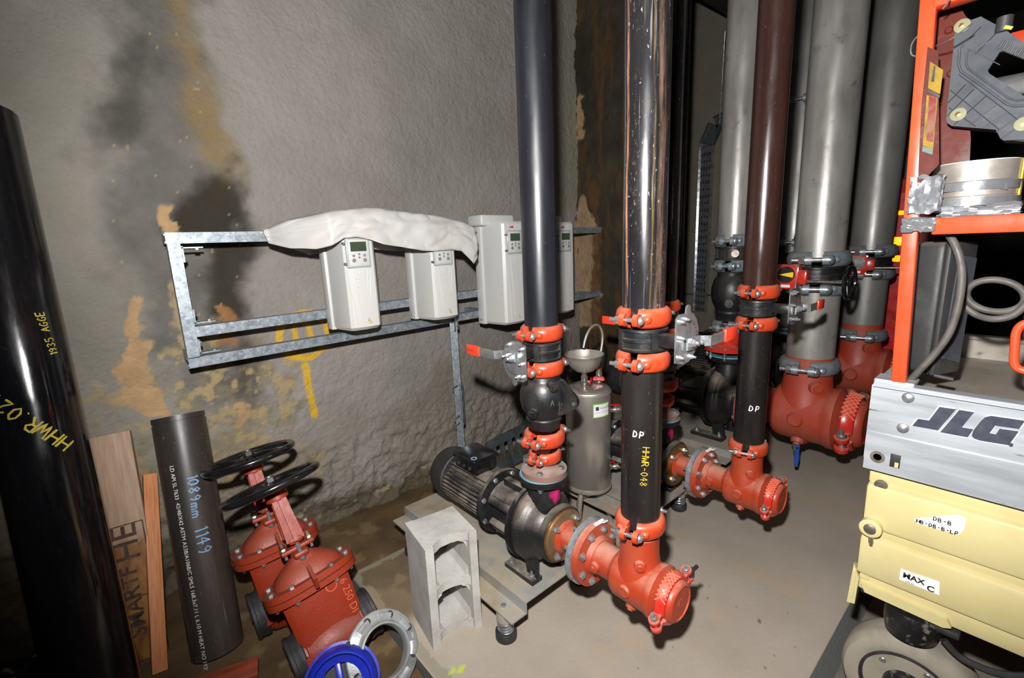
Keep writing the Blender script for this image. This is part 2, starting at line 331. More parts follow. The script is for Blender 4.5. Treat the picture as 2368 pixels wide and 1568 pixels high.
def hand(txt,size,wd,adv=.85):
    vs=[];fs=[];x0=0
    for ch in txt:
        for pl in HAND.get(ch,[]):
            P=[((x0+x)*size,y*size) for x,y in pl]; Q=[]
            for a,b in zip(P,P[1:]):
                n=max(1,int(math.hypot(b[0]-a[0],b[1]-a[1])/(size*.25)))
                Q+=[(a[0]+(b[0]-a[0])*i/n,a[1]+(b[1]-a[1])*i/n) for i in range(n)]
            Q.append(P[-1]); k=len(vs)
            for i,q in enumerate(Q):
                a=Q[max(0,i-1)]; b=Q[min(len(Q)-1,i+1)]; dx,dy=b[0]-a[0],b[1]-a[1]; L=math.hypot(dx,dy) or 1; ww=wd*random.uniform(.4,.6)
                vs+=[(q[0]-dy/L*ww,q[1]+dx/L*ww),(q[0]+dy/L*ww,q[1]-dx/L*ww)]
            fs+=[(k+2*i,k+2*i+1,k+2*i+3,k+2*i+2) for i in range(len(Q)-1)]
        x0+=adv if ch not in '.1' else adv*.6
    return vs,fs
def oncyl(g,r,ang,z0,rot=0,off=.0008):
    """lay flat glyphs on an upright cylinder; ang = facing direction (deg), rot = turn of the text"""
    vs,fs=g; c,s_=math.cos(math.radians(rot)),math.sin(math.radians(rot)); out=[]
    for x,y in vs:
        u=x*c-y*s_; v=x*s_+y*c; a=math.radians(ang)+u/r; out.append(((r+off)*math.cos(a),(r+off)*math.sin(a),z0+v))
    return out,fs
def onflat(g,M,off=.0008): return [tuple(M@Vector((x,y,off))) for x,y in g[0]],g[1]
def mark(g3,name,mat,parent,label=None):
    b=MB(); b.add(*g3); me=bpy.data.meshes.new(name); me.from_pydata(b.v,[],b.f); me.materials.append(MT[mat])
    o=bpy.data.objects.new(name,me); COL.objects.link(o); o.parent=parent
    if label: o['label']=label
    return o
MY=frame((0,0,0),(0,-1,0),(1,0,0))      # lathe axis along -Y (towards the suction side)
# ------------------------------------------------------------------ the room
def vnoise(x,y,sc,seed):
    rs=np.random.RandomState(seed); G=rs.rand(256,256).astype(np.float32)
    u=x/sc+37.3; v=y/sc+91.7; i=np.floor(u).astype(int); j=np.floor(v).astype(int); a=u-i; b=v-j
    a=a*a*(3-2*a); b=b*b*(3-2*b); g=lambda p,q:G[p%256,q%256]
    return (g(i,j)*(1-a)+g(i+1,j)*a)*(1-b)+(g(i,j+1)*(1-a)+g(i+1,j+1)*a)*b-.5
def fbm(x,y,sc,seed,o=4):
    r=0;am=1
    for k in range(o): r=r+vnoise(x,y,sc/2**k,seed+k)*am; am*=.55
    return r
def sdpoly(x,y,P):
    P=np.array(P,float); n=len(P); d=np.full(x.shape,1e9); ins=np.zeros(x.shape,bool)
    for i in range(n):
        a=P[i]; b=P[(i+1)%n]; e=b-a; wx=x-a[0]; wy=y-a[1]; t=np.clip((wx*e[0]+wy*e[1])/(e@e+1e-12),0,1)
        d=np.minimum(d,np.hypot(wx-e[0]*t,wy-e[1]*t))
        c=((a[1]>y)!=(b[1]>y)); 
        with np.errstate(divide='ignore',invalid='ignore'): xi=(b[0]-a[0])*(y-a[1])/(b[1]-a[1]+1e-12)+a[0]
        ins^=(c&(x<xi))
    return np.where(ins,d,-d)
def mask(x,y,P,soft,rag,rs,seed):
    d=sdpoly(x,y,P)+fbm(x,y,rs,seed,4)*rag
    t=np.clip((d+soft)/(2*soft),0,1); return t*t*(3-2*t)
def dline(x,y,P):
    d=np.full(x.shape,1e9)
    for a,b in zip(P,P[1:]):
        e=(b[0]-a[0],b[1]-a[1]); wx=x-a[0]; wy=y-a[1]; t=np.clip((wx*e[0]+wy*e[1])/(e[0]**2+e[1]**2+1e-12),0,1)
        d=np.minimum(d,np.hypot(wx-e[0]*t,wy-e[1]*t))
    return d
def gridmesh(name,nx,ny,pos,colr,mat):
    me=bpy.data.meshes.new(name); me.vertices.add(nx*ny); me.vertices.foreach_set('co',np.ascontiguousarray(pos,dtype=np.float32).ravel())
    i=np.arange(nx*ny).reshape(ny,nx); q=np.stack([i[:-1,:-1],i[:-1,1:],i[1:,1:],i[1:,:-1]],-1).reshape(-1,4); nf=len(q)
    me.loops.add(nf*4); me.loops.foreach_set('vertex_index',q.ravel().astype(np.int32)); me.polygons.add(nf)
    me.polygons.foreach_set('loop_start',np.arange(0,nf*4,4,dtype=np.int32)); me.polygons.foreach_set('use_smooth',np.ones(nf,bool)); me.update(); me.validate()
    if colr is not None:
        at=me.color_attributes.new('paint','FLOAT_COLOR','POINT'); c=np.ones((nx*ny,4),np.float32); c[:,:3]=colr.reshape(-1,3); at.data.foreach_set('color',c.ravel())
    me.materials.append(mat); o=bpy.data.objects.new(name,me); COL.objects.link(o); o['kind']='structure'; return o
L3=lambda c:np.array(lin(c)[:3])
POLY=dict(
 smoky=[(0.326,2.398),(0.411,2.422),(0.422,2.161),(0.471,1.869),(0.548,1.715),(0.538,1.453),(0.475,1.186),(0.505,0.811),(0.455,0.651),(0.302,0.695),(0.2,0.88),(0.099,1.086),(0.062,1.401),(0.076,1.643),(0.108,1.878),(0.21,2.119)],
 smokyup=[(0.2,2.1),(.45,2.2),(.42,2.6),(.38,4.2),(.2,4.2),(.27,2.6)],
 dark=[(0.301,1.6),(0.406,1.742),(0.508,1.785),(0.564,1.679),(0.527,1.377),(0.466,1.127),(0.358,1.083),(0.35,1.312),(0.364,1.458),(0.263,1.496)],
 dark2=[(0.177,2.068),(0.286,2.27),(0.303,2.122),(0.226,1.892),(0.152,1.836),(0.108,1.878)],
 dark3=[(0.43,1.112),(0.518,0.977),(0.494,0.662),(0.423,0.552),(0.368,0.676),(0.382,0.9)],
 ochre=[(0.382,2.414),(0.441,2.43),(0.476,2.171),(0.535,1.805),(0.523,1.714),(0.443,1.674),(0.408,1.863),(0.385,2.153)],
 peach1=[(0.09,1.258),(0.121,1.243),(0.1,1.158),(0.106,1.085),(0.128,1.073),(0.091,0.961),(0.101,0.896),(0.132,0.781),(0.155,0.729),(0.047,0.757),(0.001,0.816),(-0.003,0.945),(0.015,1.03),(0.04,1.061),(0.045,1.13),(0.069,1.153)],
 peach2=[(0.242,1.602),(0.273,1.599),(0.268,1.544),(0.288,1.544),(0.288,1.506),(0.241,1.503),(0.227,1.544)],
 peach3=[(0.369,1.182),(0.419,1.163),(0.438,1.111),(0.413,0.995),(0.356,1.015),(0.381,1.109)],
 peach4=[(0.384,0.724),(0.432,0.722),(0.427,0.649),(0.378,0.62)],
 tan5=[(0.222,1.322),(0.261,1.283),(0.245,1.1),(0.252,1.023),(0.218,1.048)],
 floorstain=[(-2,.38),(-0.459,0.40),(-0.079,0.2),(0.234,0.17),(0.455,0.15),(0.833,0.06),(1.389,0.06),(1.402,-0.2),(-2,-.2)],
 pale1=[(0.425,0.829),(0.564,0.754),(0.575,0.527),(0.374,0.459),(0.29,0.615)],
 rdark=[(2.892,4.4),(3.2,4.4),(3.2,0.889),(3.042,1.108),(2.872,1.679),(2.889,2.206),(2.857,2.409),(2.829,2.69),(2.889,2.899)],
 rtan=[(2.834,2.42),(2.931,2.421),(2.889,2.206),(2.852,2.082),(2.782,2.194)],
 rtan2=[(2.795,1.583),(2.933,1.681),(3.082,1.518),(3.08,0.82),(2.807,0.82),(2.762,1.196)],
 rbrown=[(2.954,1.776),(3.11,1.784),(3.109,0.67),(2.987,0.763),(2.969,1.253)],
 rgreen=[(2.60,4.4),(2.892,4.4),(2.814,2.687),(2.854,2.202),(2.796,1.677),(2.58,1.581)],
 rlow=[(1.1,0.40),(1.445,0.66),(2.071,0.704),(3.109,0.889),(3.108,-0.217),(1.1,-.1)])
x0,x1,z0,z1=-1.9,2.83,-.1,4.25; nx,nz=600,500
X,Z=np.meshgrid(np.linspace(x0,x1,nx),np.linspace(z0,z1,nz))
col=np.ones(X.shape+(3,))*L3((151,146,140))
t=np.clip((X+.4)/1.0,0,1)[...,None]; col=col*t+L3((140,136,123))*(1-t)
col*= (1+fbm(X,Z,.5,3)*.22)[...,None]
def lay(m,c): 
    global col
    col=col*(1-m[...,None])+np.array(c)*m[...,None]
n1=fbm(X,Z,.09,11)
lay(mask(X,Z,POLY['smoky'],.09,.16,.16,21)*(.86+n1*.3).clip(0,1),L3((100,98,93)))
lay(mask(X,Z,POLY['smokyup'],.09,.16,.16,22)*(.7+n1*.5).clip(0,1),L3((100,98,93)))
lay(mask(X,Z,POLY['dark2'],.05,.1,.1,23)*.6,L3((66,64,60)))
lay(mask(X,Z,POLY['ochre'],.05,.07,.12,24)*(.74+n1*.5).clip(0,1),L3((142,121,84)))
lay(mask(X,Z,POLY['dark'],.05,.08,.1,25)*.9,L3((50,44,34)))
lay(mask(X,Z,POLY['dark3'],.05,.08,.1,26)*.8,L3((64,56,44)))
lay(mask(X,Z,POLY['pale1'],.06,.12,.1,27)*(.4+n1).clip(0,1),L3((150,142,120)))
sp=(fbm(X,Z,.022,31,3)>.62)&(mask(X,Z,POLY['smoky'],.1,.1,.1,32)>.4)
lay(sp*.55,L3((188,160,110)))
m=mask(X,Z,[(0,.3),(0,1.0),(.62,1.0),(.75,.3)],.08,.3,.15,33); lay(m*((fbm(X,Z,.07,34)+.05)*2.2).clip(0,.75),L3((136,124,98)))
lay(m*((fbm(X,Z,.05,35)-.12)*5).clip(0,.8),L3((178,156,112)))
for k,s in(('peach1',41),('peach2',42),('peach3',43),('peach4',44)): lay(mask(X,Z,POLY[k],.006,.035,.04,s)*.95,L3((186,152,112) if k!='peach3' else (152,108,70))*(1+fbm(X,Z,.05,s+20)*.25)[...,None])
lay(mask(X,Z,POLY['tan5'],.012,.04,.04,45)*.7,L3((180,156,116)))
lay(mask(X,Z,POLY['rlow'],.12,.2,.2,46)*.6,L3((118,110,94)))
lay(mask(X,Z,[(-2,.95),(.9,.55),(1.0,.05),(-2,-.2)],.2,.2,.2,49)*.32,L3((112,98,74)))
lay(mask(X,Z,POLY['rgreen'],.05,.05,.1,47)*.6,L3((136,134,112)))
lay(mask(X,Z,POLY['rtan2'],.01,.06,.07,48)*.9,L3((184,152,116)))
lay(mask(X,Z,[(2.79,1.55),(2.815,2.0),(2.80,2.2),(2.79,2.5),(2.775,2.7),(2.81,3.0),(2.80,4.4),(2.9,4.4),(2.9,1.5)],.004,.03,.04,51)*.95,L3((50,46,34)))
lay(mask(X,Z,POLY['rtan2'],.02,.06,.07,48)*(.5+n1*1.2).clip(0,.85),L3((176,146,112)))
lay(mask(X,Z,POLY['rbrown'],.02,.06,.08,52)*.8,L3((112,78,48)))
lay(mask(X,Z,POLY['rtan'],.008,.05,.04,53)*.9,L3((196,156,108)))
lay(mask(X,Z,POLY['floorstain'],.03,.10,.12,54)*.75,L3((84,70,48)))
lay(((fbm(X,Z,.05,57)-.25)*6).clip(0,.8)*np.exp(-((Z-.03-(.9-X).clip(0,2)*.12)/.05)**2),L3((168,158,128)))
# spray marks
c=(.722,.995); rr=np.hypot((X-c[0])/1.06,(Z-c[1])*1.0)
spr=lambda d,w:(1-np.clip((d-w)/.009,0,1))
ym=spr(np.abs(rr-.112+fbm(X,Z,.05,61,2)*.008),.011)*((rr<.2)*1.)
ym=np.maximum(ym,spr(dline(X,Z,[(.68,1.04),(.675,.95),(.72,.95)]),.008)); ym=np.maximum(ym,spr(dline(X,Z,[(.70,1.07),(.745,1.06),(.755,.96),(.71,.95)]),.008))
ym=np.maximum(ym,spr(dline(X,Z,[(.708,.842),(.712,.72),(.714,.655),(.724,.58)])+fbm(X,Z,.03,62,2)*.012,.012))
ym=ym*(1-.55*(fbm(X,Z,.012,63,2)>.28)); lay(ym.clip(0,1)*.92,L3((226,178,22)))
dsp=fbm(X,Z,.6,71,2)*.02+fbm(X,Z,.2,73,2)*.006*(1-.6*mask(X,Z,POLY['smoky'],.1,.1,.1,75))+fbm(X,Z,.032,76,3)*(.003+.004*np.clip((1.2-Z)/.8,0,1))*(1-.75*mask(X,Z,POLY['smoky'],.08,.1,.1,77))
# rough lumpy foot
ft=np.exp(-np.maximum(0,Z+.02)/.12); dsp+=fbm(X,Z,.14,78)*.05*ft-.03*ft+.02*(Z<.4)*fbm(X,Z,.05,79)
pos=np.stack([X,2.40-dsp-.006,Z],-1)
def concrete(name,attr,c,bs=.6,rough=.92,fine=(70,.004),lumps=True,vary=.1):
    x=NT(name)
    if attr: a=x.n('ShaderNodeVertexColor'); a.layer_name='paint'; cc=a.outputs[0]
    else: cc=lin(c)
    cc=x.mix(x.ramp(x.noise(90,5,coord='Object'),.25,.75),cc,x.mix(1.,cc,(1-vary,1-vary,1-vary*1.1,1),'MULTIPLY'))
    cc=x.mix(x.ramp(x.noise(6,5),.3,.7,0,1),cc,x.mix(1.,cc,(.9,.89,.87,1),'MULTIPLY'))
    x.col(cc); x.b.inputs['Roughness'].default_value=rough; x.b.inputs['Specular IOR Level'].default_value=.25
    if lumps:
        v=x.n('ShaderNodeTexVoronoi'); v.feature='SMOOTH_F1'; v.inputs['Scale'].default_value=46; v.inputs['Smoothness'].default_value=.6
        x.l(x.noise(5,3,out=1),v.inputs['Vector']) if False else x.l(x.tc.outputs['Object'],v.inputs['Vector'])
        h=x.math('ADD',x.noise(75,7,rough=.7),x.math('MULTIPLY',v.outputs['Distance'],.7)); x.bump(h,bs,.012)
    else: x.bump(x.noise(fine[0],5),bs,fine[1])
    return x.m
gridmesh('wall_left',nx,nz,pos,col,concrete('sprayed_concrete',True,None,.6))
# pier closing the wall on the right, stained dark by seepage
x0,x1,z0,z1=1.76,2.42,-.1,4.25; nx,nz=70,360
Yg,Z=np.meshgrid(np.linspace(x0,x1,nx),np.linspace(z0,z1,nz)); X=Yg
col=np.ones(X.shape+(3,))*L3((58,54,44)); col*=(1+fbm(X,Z,.2,81)*.5)[...,None]
lay(((fbm(X*4,Z*.7,.2,82)-.02)*2).clip(0,.7),L3((92,66,36))); lay(mask(X,Z,[(2.2,.72),(2.42,.72),(2.42,1.62),(2.36,1.72),(2.30,1.66),(2.22,1.5)],.008,.06,.07,84)*.9,L3((170,142,110))*(1+fbm(X,Z,.06,86)*.3)[...,None]); lay(mask(X,Z,[(2.19,.7),(2.27,.7),(2.24,1.5),(2.30,1.8),(2.19,1.85)],.015,.06,.06,87)*.85,L3((98,68,42))); lay(mask(X,Z,[(2.33,2.12),(2.42,2.1),(2.42,2.42),(2.36,2.40)],.008,.05,.05,88)*.9,L3((182,150,112)))
gridmesh('wall_pier',nx,nz,np.stack([2.80+fbm(X,Z,.3,83)*.02+fbm(X,Z,.05,85)*.006,Yg,Z],-1),col,concrete('seepage_stained_concrete',True,None,.5))
MT['galvd']=surf('dull_galvanised',(96,104,106),.5,.4,c2=(70,74,76),sc=12)
MT['far']=concrete('far_formed_concrete',False,(138,132,118),.3)
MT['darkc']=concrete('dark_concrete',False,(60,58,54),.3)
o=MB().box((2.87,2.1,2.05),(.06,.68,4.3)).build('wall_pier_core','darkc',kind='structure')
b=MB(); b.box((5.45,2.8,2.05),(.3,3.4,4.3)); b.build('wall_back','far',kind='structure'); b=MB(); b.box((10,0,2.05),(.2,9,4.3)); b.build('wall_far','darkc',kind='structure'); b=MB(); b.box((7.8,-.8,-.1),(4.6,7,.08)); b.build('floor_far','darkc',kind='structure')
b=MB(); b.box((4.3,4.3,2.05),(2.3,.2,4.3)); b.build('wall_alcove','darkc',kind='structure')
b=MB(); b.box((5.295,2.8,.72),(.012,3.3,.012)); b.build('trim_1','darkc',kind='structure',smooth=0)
# lower floor and the raised plinth the pumps stand on
def floorcol(X,Y,base,st):
    c=np.ones(X.shape+(3,))*L3(base); c*=(1+fbm(X,Y,.6,st)*.18)[...,None]; return c
x0,x1,y0,y1=-2.2,5.6,-4.2,2.6; nx,ny=560,480
X,Y=np.meshgrid(np.linspace(x0,x1,nx),np.linspace(y0,y1,ny)); Z=Y
col=floorcol(X,Y,(136,128,115),91)
mud=np.clip((Y-.95+fbm(X,Y,.4,92)*.5)/.4,0,1)*np.clip((2.6-X)/.5,0,1); lay(mud*.97,L3((92,72,48))*(1+fbm(X,Y,.12,93)*.5)[...,None])
lay(mud*((fbm(X,Y,.08,94)-.22)*4).clip(0,.55),L3((128,110,78)))
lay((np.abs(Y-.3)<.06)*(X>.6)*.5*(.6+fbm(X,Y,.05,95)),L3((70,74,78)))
gridmesh('floor',nx,ny,np.stack([X,Y,-.062+fbm(X,Y,.1,96)*.006*mud],-1),col,concrete('muddy_floor_concrete',True,None,.4,.8,(50,.004),lumps=False))
x0,x1,y0,y1=.622,4.9,.34,1.872; nx,ny=600,300
X,Y=np.meshgrid(np.linspace(x0,x1,nx),np.linspace(y0,y1,ny)); Z=Y
col=floorcol(X,Y,(168,157,144),101)
d=np.minimum(X-x0,y1-Y)+fbm(X,Y,.3,102)*.25
mudp=np.clip((Y-1.22+fbm(X,Y,.25,103)*.25-(X-.62)*.9)/.16,0,1)*(X<2.4); lay(mudp*.9,L3((98,80,56))*(1+fbm(X,Y,.1,104)*.4)[...,None])
e=np.minimum(X-x0,y1-Y); lay(((e<.035+fbm(X,Y,.05,105)*.03)*(e>.0))*.65,L3((140,136,116)))
lay(((fbm(X,Y,.16,107)-.22)*2).clip(0,.25),L3((176,150,118)))
lay((((vnoise(X,Y,.012,109)>.46)&(np.hypot(X-1.4,Y-.55)<.35))*.6),L3((90,50,44)))
lime=mask(X,Y,[(.62,1.06),(.665,1.17),(.70,1.13),(.72,.98),(.66,.95)],.012,.08,.02,106); lay(lime*((fbm(X*.7+Y*.7,Y*.1,.02,110)+.5)>.35)*.85,L3((186,204,40)))
pd=gridmesh('floor_plinth',nx,ny,np.stack([X,Y,np.where(e<.004,-.006,0)+0*X],-1),col,concrete('pad_concrete',True,None,.25,.78,(60,.003),lumps=False,vary=.06))
b=MB(); b.box(((x0+x1)/2,(y0+y1)/2,-.036),(x1-x0-.002,y1-y0-.002,.06)); MT['kerb']=concrete('plinth_side',False,(104,106,104),.5,lumps=False); b.build('floor_plinth_side','kerb',kind='structure',smooth=0); b=MB(); b.prism([(.342,.0005),(.300,-.062),(.342,-.062)],.63,4.9,frame((0,0,0),(1,0,0),(0,1,0))); b.build('trim_2','kerb',kind='structure',smooth=0)
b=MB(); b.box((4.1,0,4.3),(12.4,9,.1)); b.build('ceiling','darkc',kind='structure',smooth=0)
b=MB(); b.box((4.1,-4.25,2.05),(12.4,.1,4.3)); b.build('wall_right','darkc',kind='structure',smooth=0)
# steel beam, hanger rod and the cable tray on the far wall
b=MB(); [b.box((4.2,2.1,z),(2.1,.2,.016)) for z in(3.35,3.62)]; b.box((4.2,2.1,3.48),(2.1,.012,.26)); o=b.build('steel_beam','dark',smooth=0,M=None); tag(o,'dark steel beam high up beyond the second riser','beam')
# ------------------------------------------------------------------ grooved pipework prototypes (sized for the 114 mm line)
def cs(rp,R,a):   # section of a coupling housing
    return [(rp,-a),(rp+.35*(R-rp),-a),(rp+.8*(R-rp),-a*.72),(R,-a*.3),(R,a*.3),(rp+.8*(R-rp),a*.72),(rp+.35*(R-rp),a),(rp,a)]
def coupling(label,mat='orange',rp=.0572,R=.0745,a=.026,group=None,letters=True,wide=1.,M=None,boltlong=1.,name='pipe_coupling'):
    t=thing(name,label,'coupling',M,group); k=R/.0745; g=.2
    for sd in(0,1):
        b=MB(RZ(180*sd)); b.arc(cs(rp,R,a),g,PI-g,22)
        for s_,x in((1,1),(-1,1)):
            # lugs at both ends of this half
            P=RZ(0) if s_==1 else RZ(180)@Matrix.Diagonal((1,-1,1,1))
            xx=R+.012*k*wide
            b.box((xx-.018*k,.0185*k,0),(.04*k,.015*k,a*1.15),P,bev=.005*k); b.cyl((xx,.0115*k,0),(xx,.0265*k,0),a*.66,n=14) if s_==1 else b.cyl((-xx,.0115*k,0),(-xx,.0265*k,0),a*.66,n=14)
            b.box((xx-.028*k,.034*k,0),(.03*k,.03*k,a*.9),P,bev=.01*k)
        h=b.build('housing',mat,t,50)
        if letters and sd==1:
            mark(oncyl(glyphs('Victaulic',.014*k),R,252,.0,-6,off=-.0002),'raised_lettering','castl',h); mark(oncyl(glyphs('77 4/114.3',.009*k),R,254,-.013*k,-6,off=.0002),'raised_lettering','castl',h)
    for s_ in(1,-1):
        b=MB(RZ(0 if s_==1 else 180)); xx=R+.012*k*wide
        b.cyl((xx,-.056*k*boltlong,0),(xx,.03*k,0),.0062*k,n=10); b.lathe([(.013*k,0),(.0125*k,.004*k),(.009*k,.009*k),(.002*k,.0115*k)],frame((xx,.028*k,0),(0,1,0)),14)
        b.lathe([(.0115*k,0),(.0115*k,.011*k),(.01*k,.013*k)],frame((xx,-.028*k,0),(0,-1,0)),6)
        b.build('bolt','bolt',t)
    return t
MT['castl']=surf('rubbed_raised_lettering',(232,120,92),.5)
def butterfly(label,M,group=None,mat='black',grip='grip'):
    """lever valve; stem leaves along -Y, lever runs along +X"""
    t=thing('butterfly_valve',label,'valve',M,group)
    b=MB(); b.lathe([(.056,-.03),(.0665,-.03),(.067,-.024),(.061,-.022),(.061,-.006),(.067,-.004),(.067,.004),(.061,.006),(.061,.022),(.067,.024),(.0665,.03),(.056,.03)],n=40)
    for a in(60,150,240,330): b.box((.062,0,0),(.012,.02,.05),RZ(a))
    b.box((0,-.085,0),(.042,.065,.034),bev=.006); b.build('valve_body',mat,t)
    b=MB(); b.box((.0,-.121,.004),(.03,.012,.06),bev=.003); b.build('mounting_pad',mat,t)
    # notched quadrant plate in the XZ plane
    pts=[(-.058,-.042),(-.02,-.052),(.012,-.05),(.04,-.03),(.054,.0),(.055,.03),(.045,.056),(.025,.076),(.012,.08),(.010,.094),(.004,.1),(-.004,.1),(-.010,.094),(-.012,.08),(-.045,.08),(-.058,.07)]
    F=frame((0,-.128,0),(0,-1,0),(1,0,0))
    b=MB(F); b.prism(pts,0,.004)
    q=b.build('quadrant_plate','zinc',t)
    b=MB(F)
    for i in range(9):
        a=math.radians(-10+i*14); x_,y_=.044*math.cos(a)-.0,.048*math.sin(a)+.012; b.cyl((x_,y_,.003),(x_,y_,.0048),.0026,n=8)
    b.build('notch_holes','dark',q)
    b=MB(F); 
    for p in((-.042,-.03),(.018,-.038),(-.042,.062),(-.02,.066),(-.04,.02)): c=MB(F); c.lathe([(.0065,0),(.0065,.005),(.0045,.007),(.003,.013),(.003,.015)],T(p[0],p[1],.004),6); c.build('plate_bolt','bolt',t)
    b.lathe([(.013,0),(.013,.008),(.010,.010),(.010,.015),(.0055,.017),(.0055,.024)],T(0,.004,.012),6); b.build('stem_nut','bolt',t)
    b=MB(F); b.prism([(-.014,-.016),(.012,-.017),(.05,-.014),(.05,.014),(.012,.017),(-.014,.016)],.008,.013); 
    b.add([(.05,-.014,.008),(.05,.014,.008),(.068,.014,.03),(.068,-.014,.03),(.05,-.014,.013),(.05,.014,.013),(.066,.014,.035),(.066,-.014,.035)],[(0,1,2,3),(4,5,6,7),(0,3,7,4),(1,2,6,5),(0,1,5,4),(3,2,6,7)])
    b.box((.107,0,.0325),(.085,.028,.005)); lv=b.build('lever','zinc',t)
    b=MB(F); b.box((.18,0,.0325),(.07,.036,.011),bev=.003); gp=b.build('grip',grip,lv)
    vs,fs=glyphs('Victaulic',.013); K=F@T(.153,-.003,.0382)
    vs=[(-(x)+.058,-(y)+.006) for x,y in vs]
    mark(([tuple(K@Vector((x,y,.0004))) for x,y in vs],fs),'grip_lettering','ink',gp)
    b=MB(F); b.lathe([(.0075,0),(.0075,.008),(.004,.01),(.004,.02)],T(.026,.0,.013),6); b.build('lever_screw','bolt',lv)
    return t
def flanged_adapter(label,M,rn=.045,RF=.083,mat='adp',nb=4,group=None,h=.045):
    t=thing('flange_adapter',label,'flange',M,group)
    b=MB(); b.lathe([(rn*.9,0),(RF,0),(RF,.019),(rn*1.5,.02),(rn*1.1,.03),(rn,.04),(rn,h)],n=40,caps=True); b.build('flange_body',mat,t)
    for i in range(nb):
        a=2*PI*(i+.35)/nb; x,y=(RF-.018)*math.cos(a),(RF-.018)*math.sin(a)
        c=MB(); c.hexb((x,y,.0195),(0,0,1),.0125,.009); c.cyl((x,y,-.05),(x,y,.01),.006,n=8); c.hexb((x,y,-.03),(0,0,-1),.0125,.01); c.build('flange_bolt','bolt',t)
    return t
def pipe(label,x,y,z0,z1,r,mat,cat='pipe',grooves=True):
    M=T(x,y,z0); t=thing('riser_pipe',label,cat,M); h=z1-z0
    b=MB(); b.lathe([(r-.004,0),(r,0.001),(r,.012),(r-.0015,.0125),(r-.0015,.02),(r,.0205),(r,h)],n=64); b.build('pipe_wall',mat,t,60); return t
def diffuser(label,M,mat='cast',s=1.,gfl=True,nl=.205):
    """suction diffuser: bore along Y towards the pump (+Y), branch up"""
    t=thing('suction_diffuser',label,'fitting',M@Matrix.Scale(s,4))
    b=MB(MY); pr=[(.01,-nl),(.055,-nl),(.052,-.085),(.056,-.074),(.070,-.068),(.077,-.056),(.078,-.04),(.078,.05),(.08,.062),(.083,.066),(.083,.082),(.07,.088),(.058,.094),(.058,.1)]
    b.lathe(pr,n=48)
    # branch with a soft root
    b.M=Matrix.Identity(4); b.lathe([(.074,.02),(.069,.05),(.062,.075),(.0585,.1),(.0575,.165)],n=40)
    b.build('diffuser_body',mat,t,60)
    for p,d,r in(((-.078,.0,0),(-1,0,0),.02),((-.055,0.03,.085),(-.9,-.5,0),.0)):
        if r: 
            c=MB(); c.lathe([(r*1.2,-.012),(r,.0),(r*.8,.006),(r*.1,.006)],frame(p,d),20); c.build('boss',mat,t)
    for p,d in(((-.05,-.035,.09),(-.8,-.6,.0)),((-.057,.13,.0),(-1,0,0)),((0,0,-.078),(0,0,-1)),((-.04,-.0,-.07),(-.5,0,-.8))):
        c=MB(); c.lathe([(.02,-.02),(.017,.002),(.016,.008),(.009,.009),(.009,.014)],frame(p,d),16); c.build('plug_boss',mat,t)
    c=MB(MY); d0=nl-.205; c.lathe([(.05,-.238-d0),(.107,-.238-d0),(.107,-.214-d0),(.066,-.212-d0),(.058,-.195-d0)],n=48); c.build('flange',mat,t)
    if gfl:
        c=MB(MY); c.ringl([(.05,-.258-d0),(.114,-.258-d0),(.114,-.2385-d0),(.05,-.2385-d0)],n=48); c.build('spacer_ring','galv',t,label='plain galvanised spacer ring behind the red flange')
    for i in range(8):
        a=2*PI*(i+.5)/8; x,z=.087*math.cos(a),.087*math.sin(a)
        c=MB(); c.hexb((x,.2138+d0,z),(0,-1,0),.0135,.01,0); c.cyl((x,.20+d0,z),(x,.285+d0 if gfl else .25+d0,z),.0065,n=8); (c.hexb((x,.258+d0,z),(0,1,0),.0135,.011) if gfl else 0); c.build('flange_bolt','bolt',t)
    # end cap held by a small coupling
    e=MB(MY); e.lathe([(.058,.094),(.058,.102),(.062,.103),(.062,.112),(.0625,.125),(.060,.135),(.055,.141),(.050,.143),(.047,.139),(.0,.139)] ,n=40,caps=False); ec=e.build('end_cap',mat,t)
    e=MB(MY)
    for a0,a1 in((.18,PI-.18),(PI+.18,2*PI-.18)): e.arc([(.058,.097),(.074,.097),(.079,.102),(.078,.114),(.070,.126),(.06,.128)],a0+PI*200/180,a1+PI*200/180,16)
    e.build('end_coupling','redcap',t)
    for s_ in(0,1):
        Q=RY(160+180*s_); c=MB(Q)
        for yy in(-.016,.016): c.lathe([(.016,-.005),(.016,.005)],frame((.093,-.111,yy),(0,0,1)),14); c.box((.082,-.111,yy),(.022,.024,.01))
        c.build('coupling_lug','redcap',t)
        c=MB(Q); c.cyl((.093,-.111,-.045),(.093,-.111,.03),.0058,n=8); c.hexb((.093,-.111,-.02),(0,0,-1),.0105,.009); c.lathe([(.0115,0),(.009,.006),(.002,.009)],frame((.093,-.111,.021),(0,0,1)),12); c.build('bolt','bolt',t)
    # cast lattice on the coupling and cap lettering
    c=MB(MY)
    for i in range(-3,4):
        for sg in(1,-1):
            pts=[]
            for k in range(7):
                u=-.014+.030*k/6; a=2.05+i*.17+sg*(k-3)*.06; rr=.0795-.008*max(0,(k-3)/3.); pts.append((rr*math.cos(a),rr*math.sin(a),.112+u))
            c.tube(pts,.0017,4)
    c.build('cast_lattice','castl',t)
    vs,fs=glyphs('4"',.03); mark(([(-x+.015 if False else x-.02,-.1395,y-.005) for x,y in vs],fs),'cap_lettering','castl',ec)
    vs,fs=hand('-',.03,.004)
    return t
MT['redcap']=surf('red_gloss_enamel',(192,40,30),.3,c2=(176,60,46),sc=9,dust=.45,dustc=(196,140,118),coat=.3)
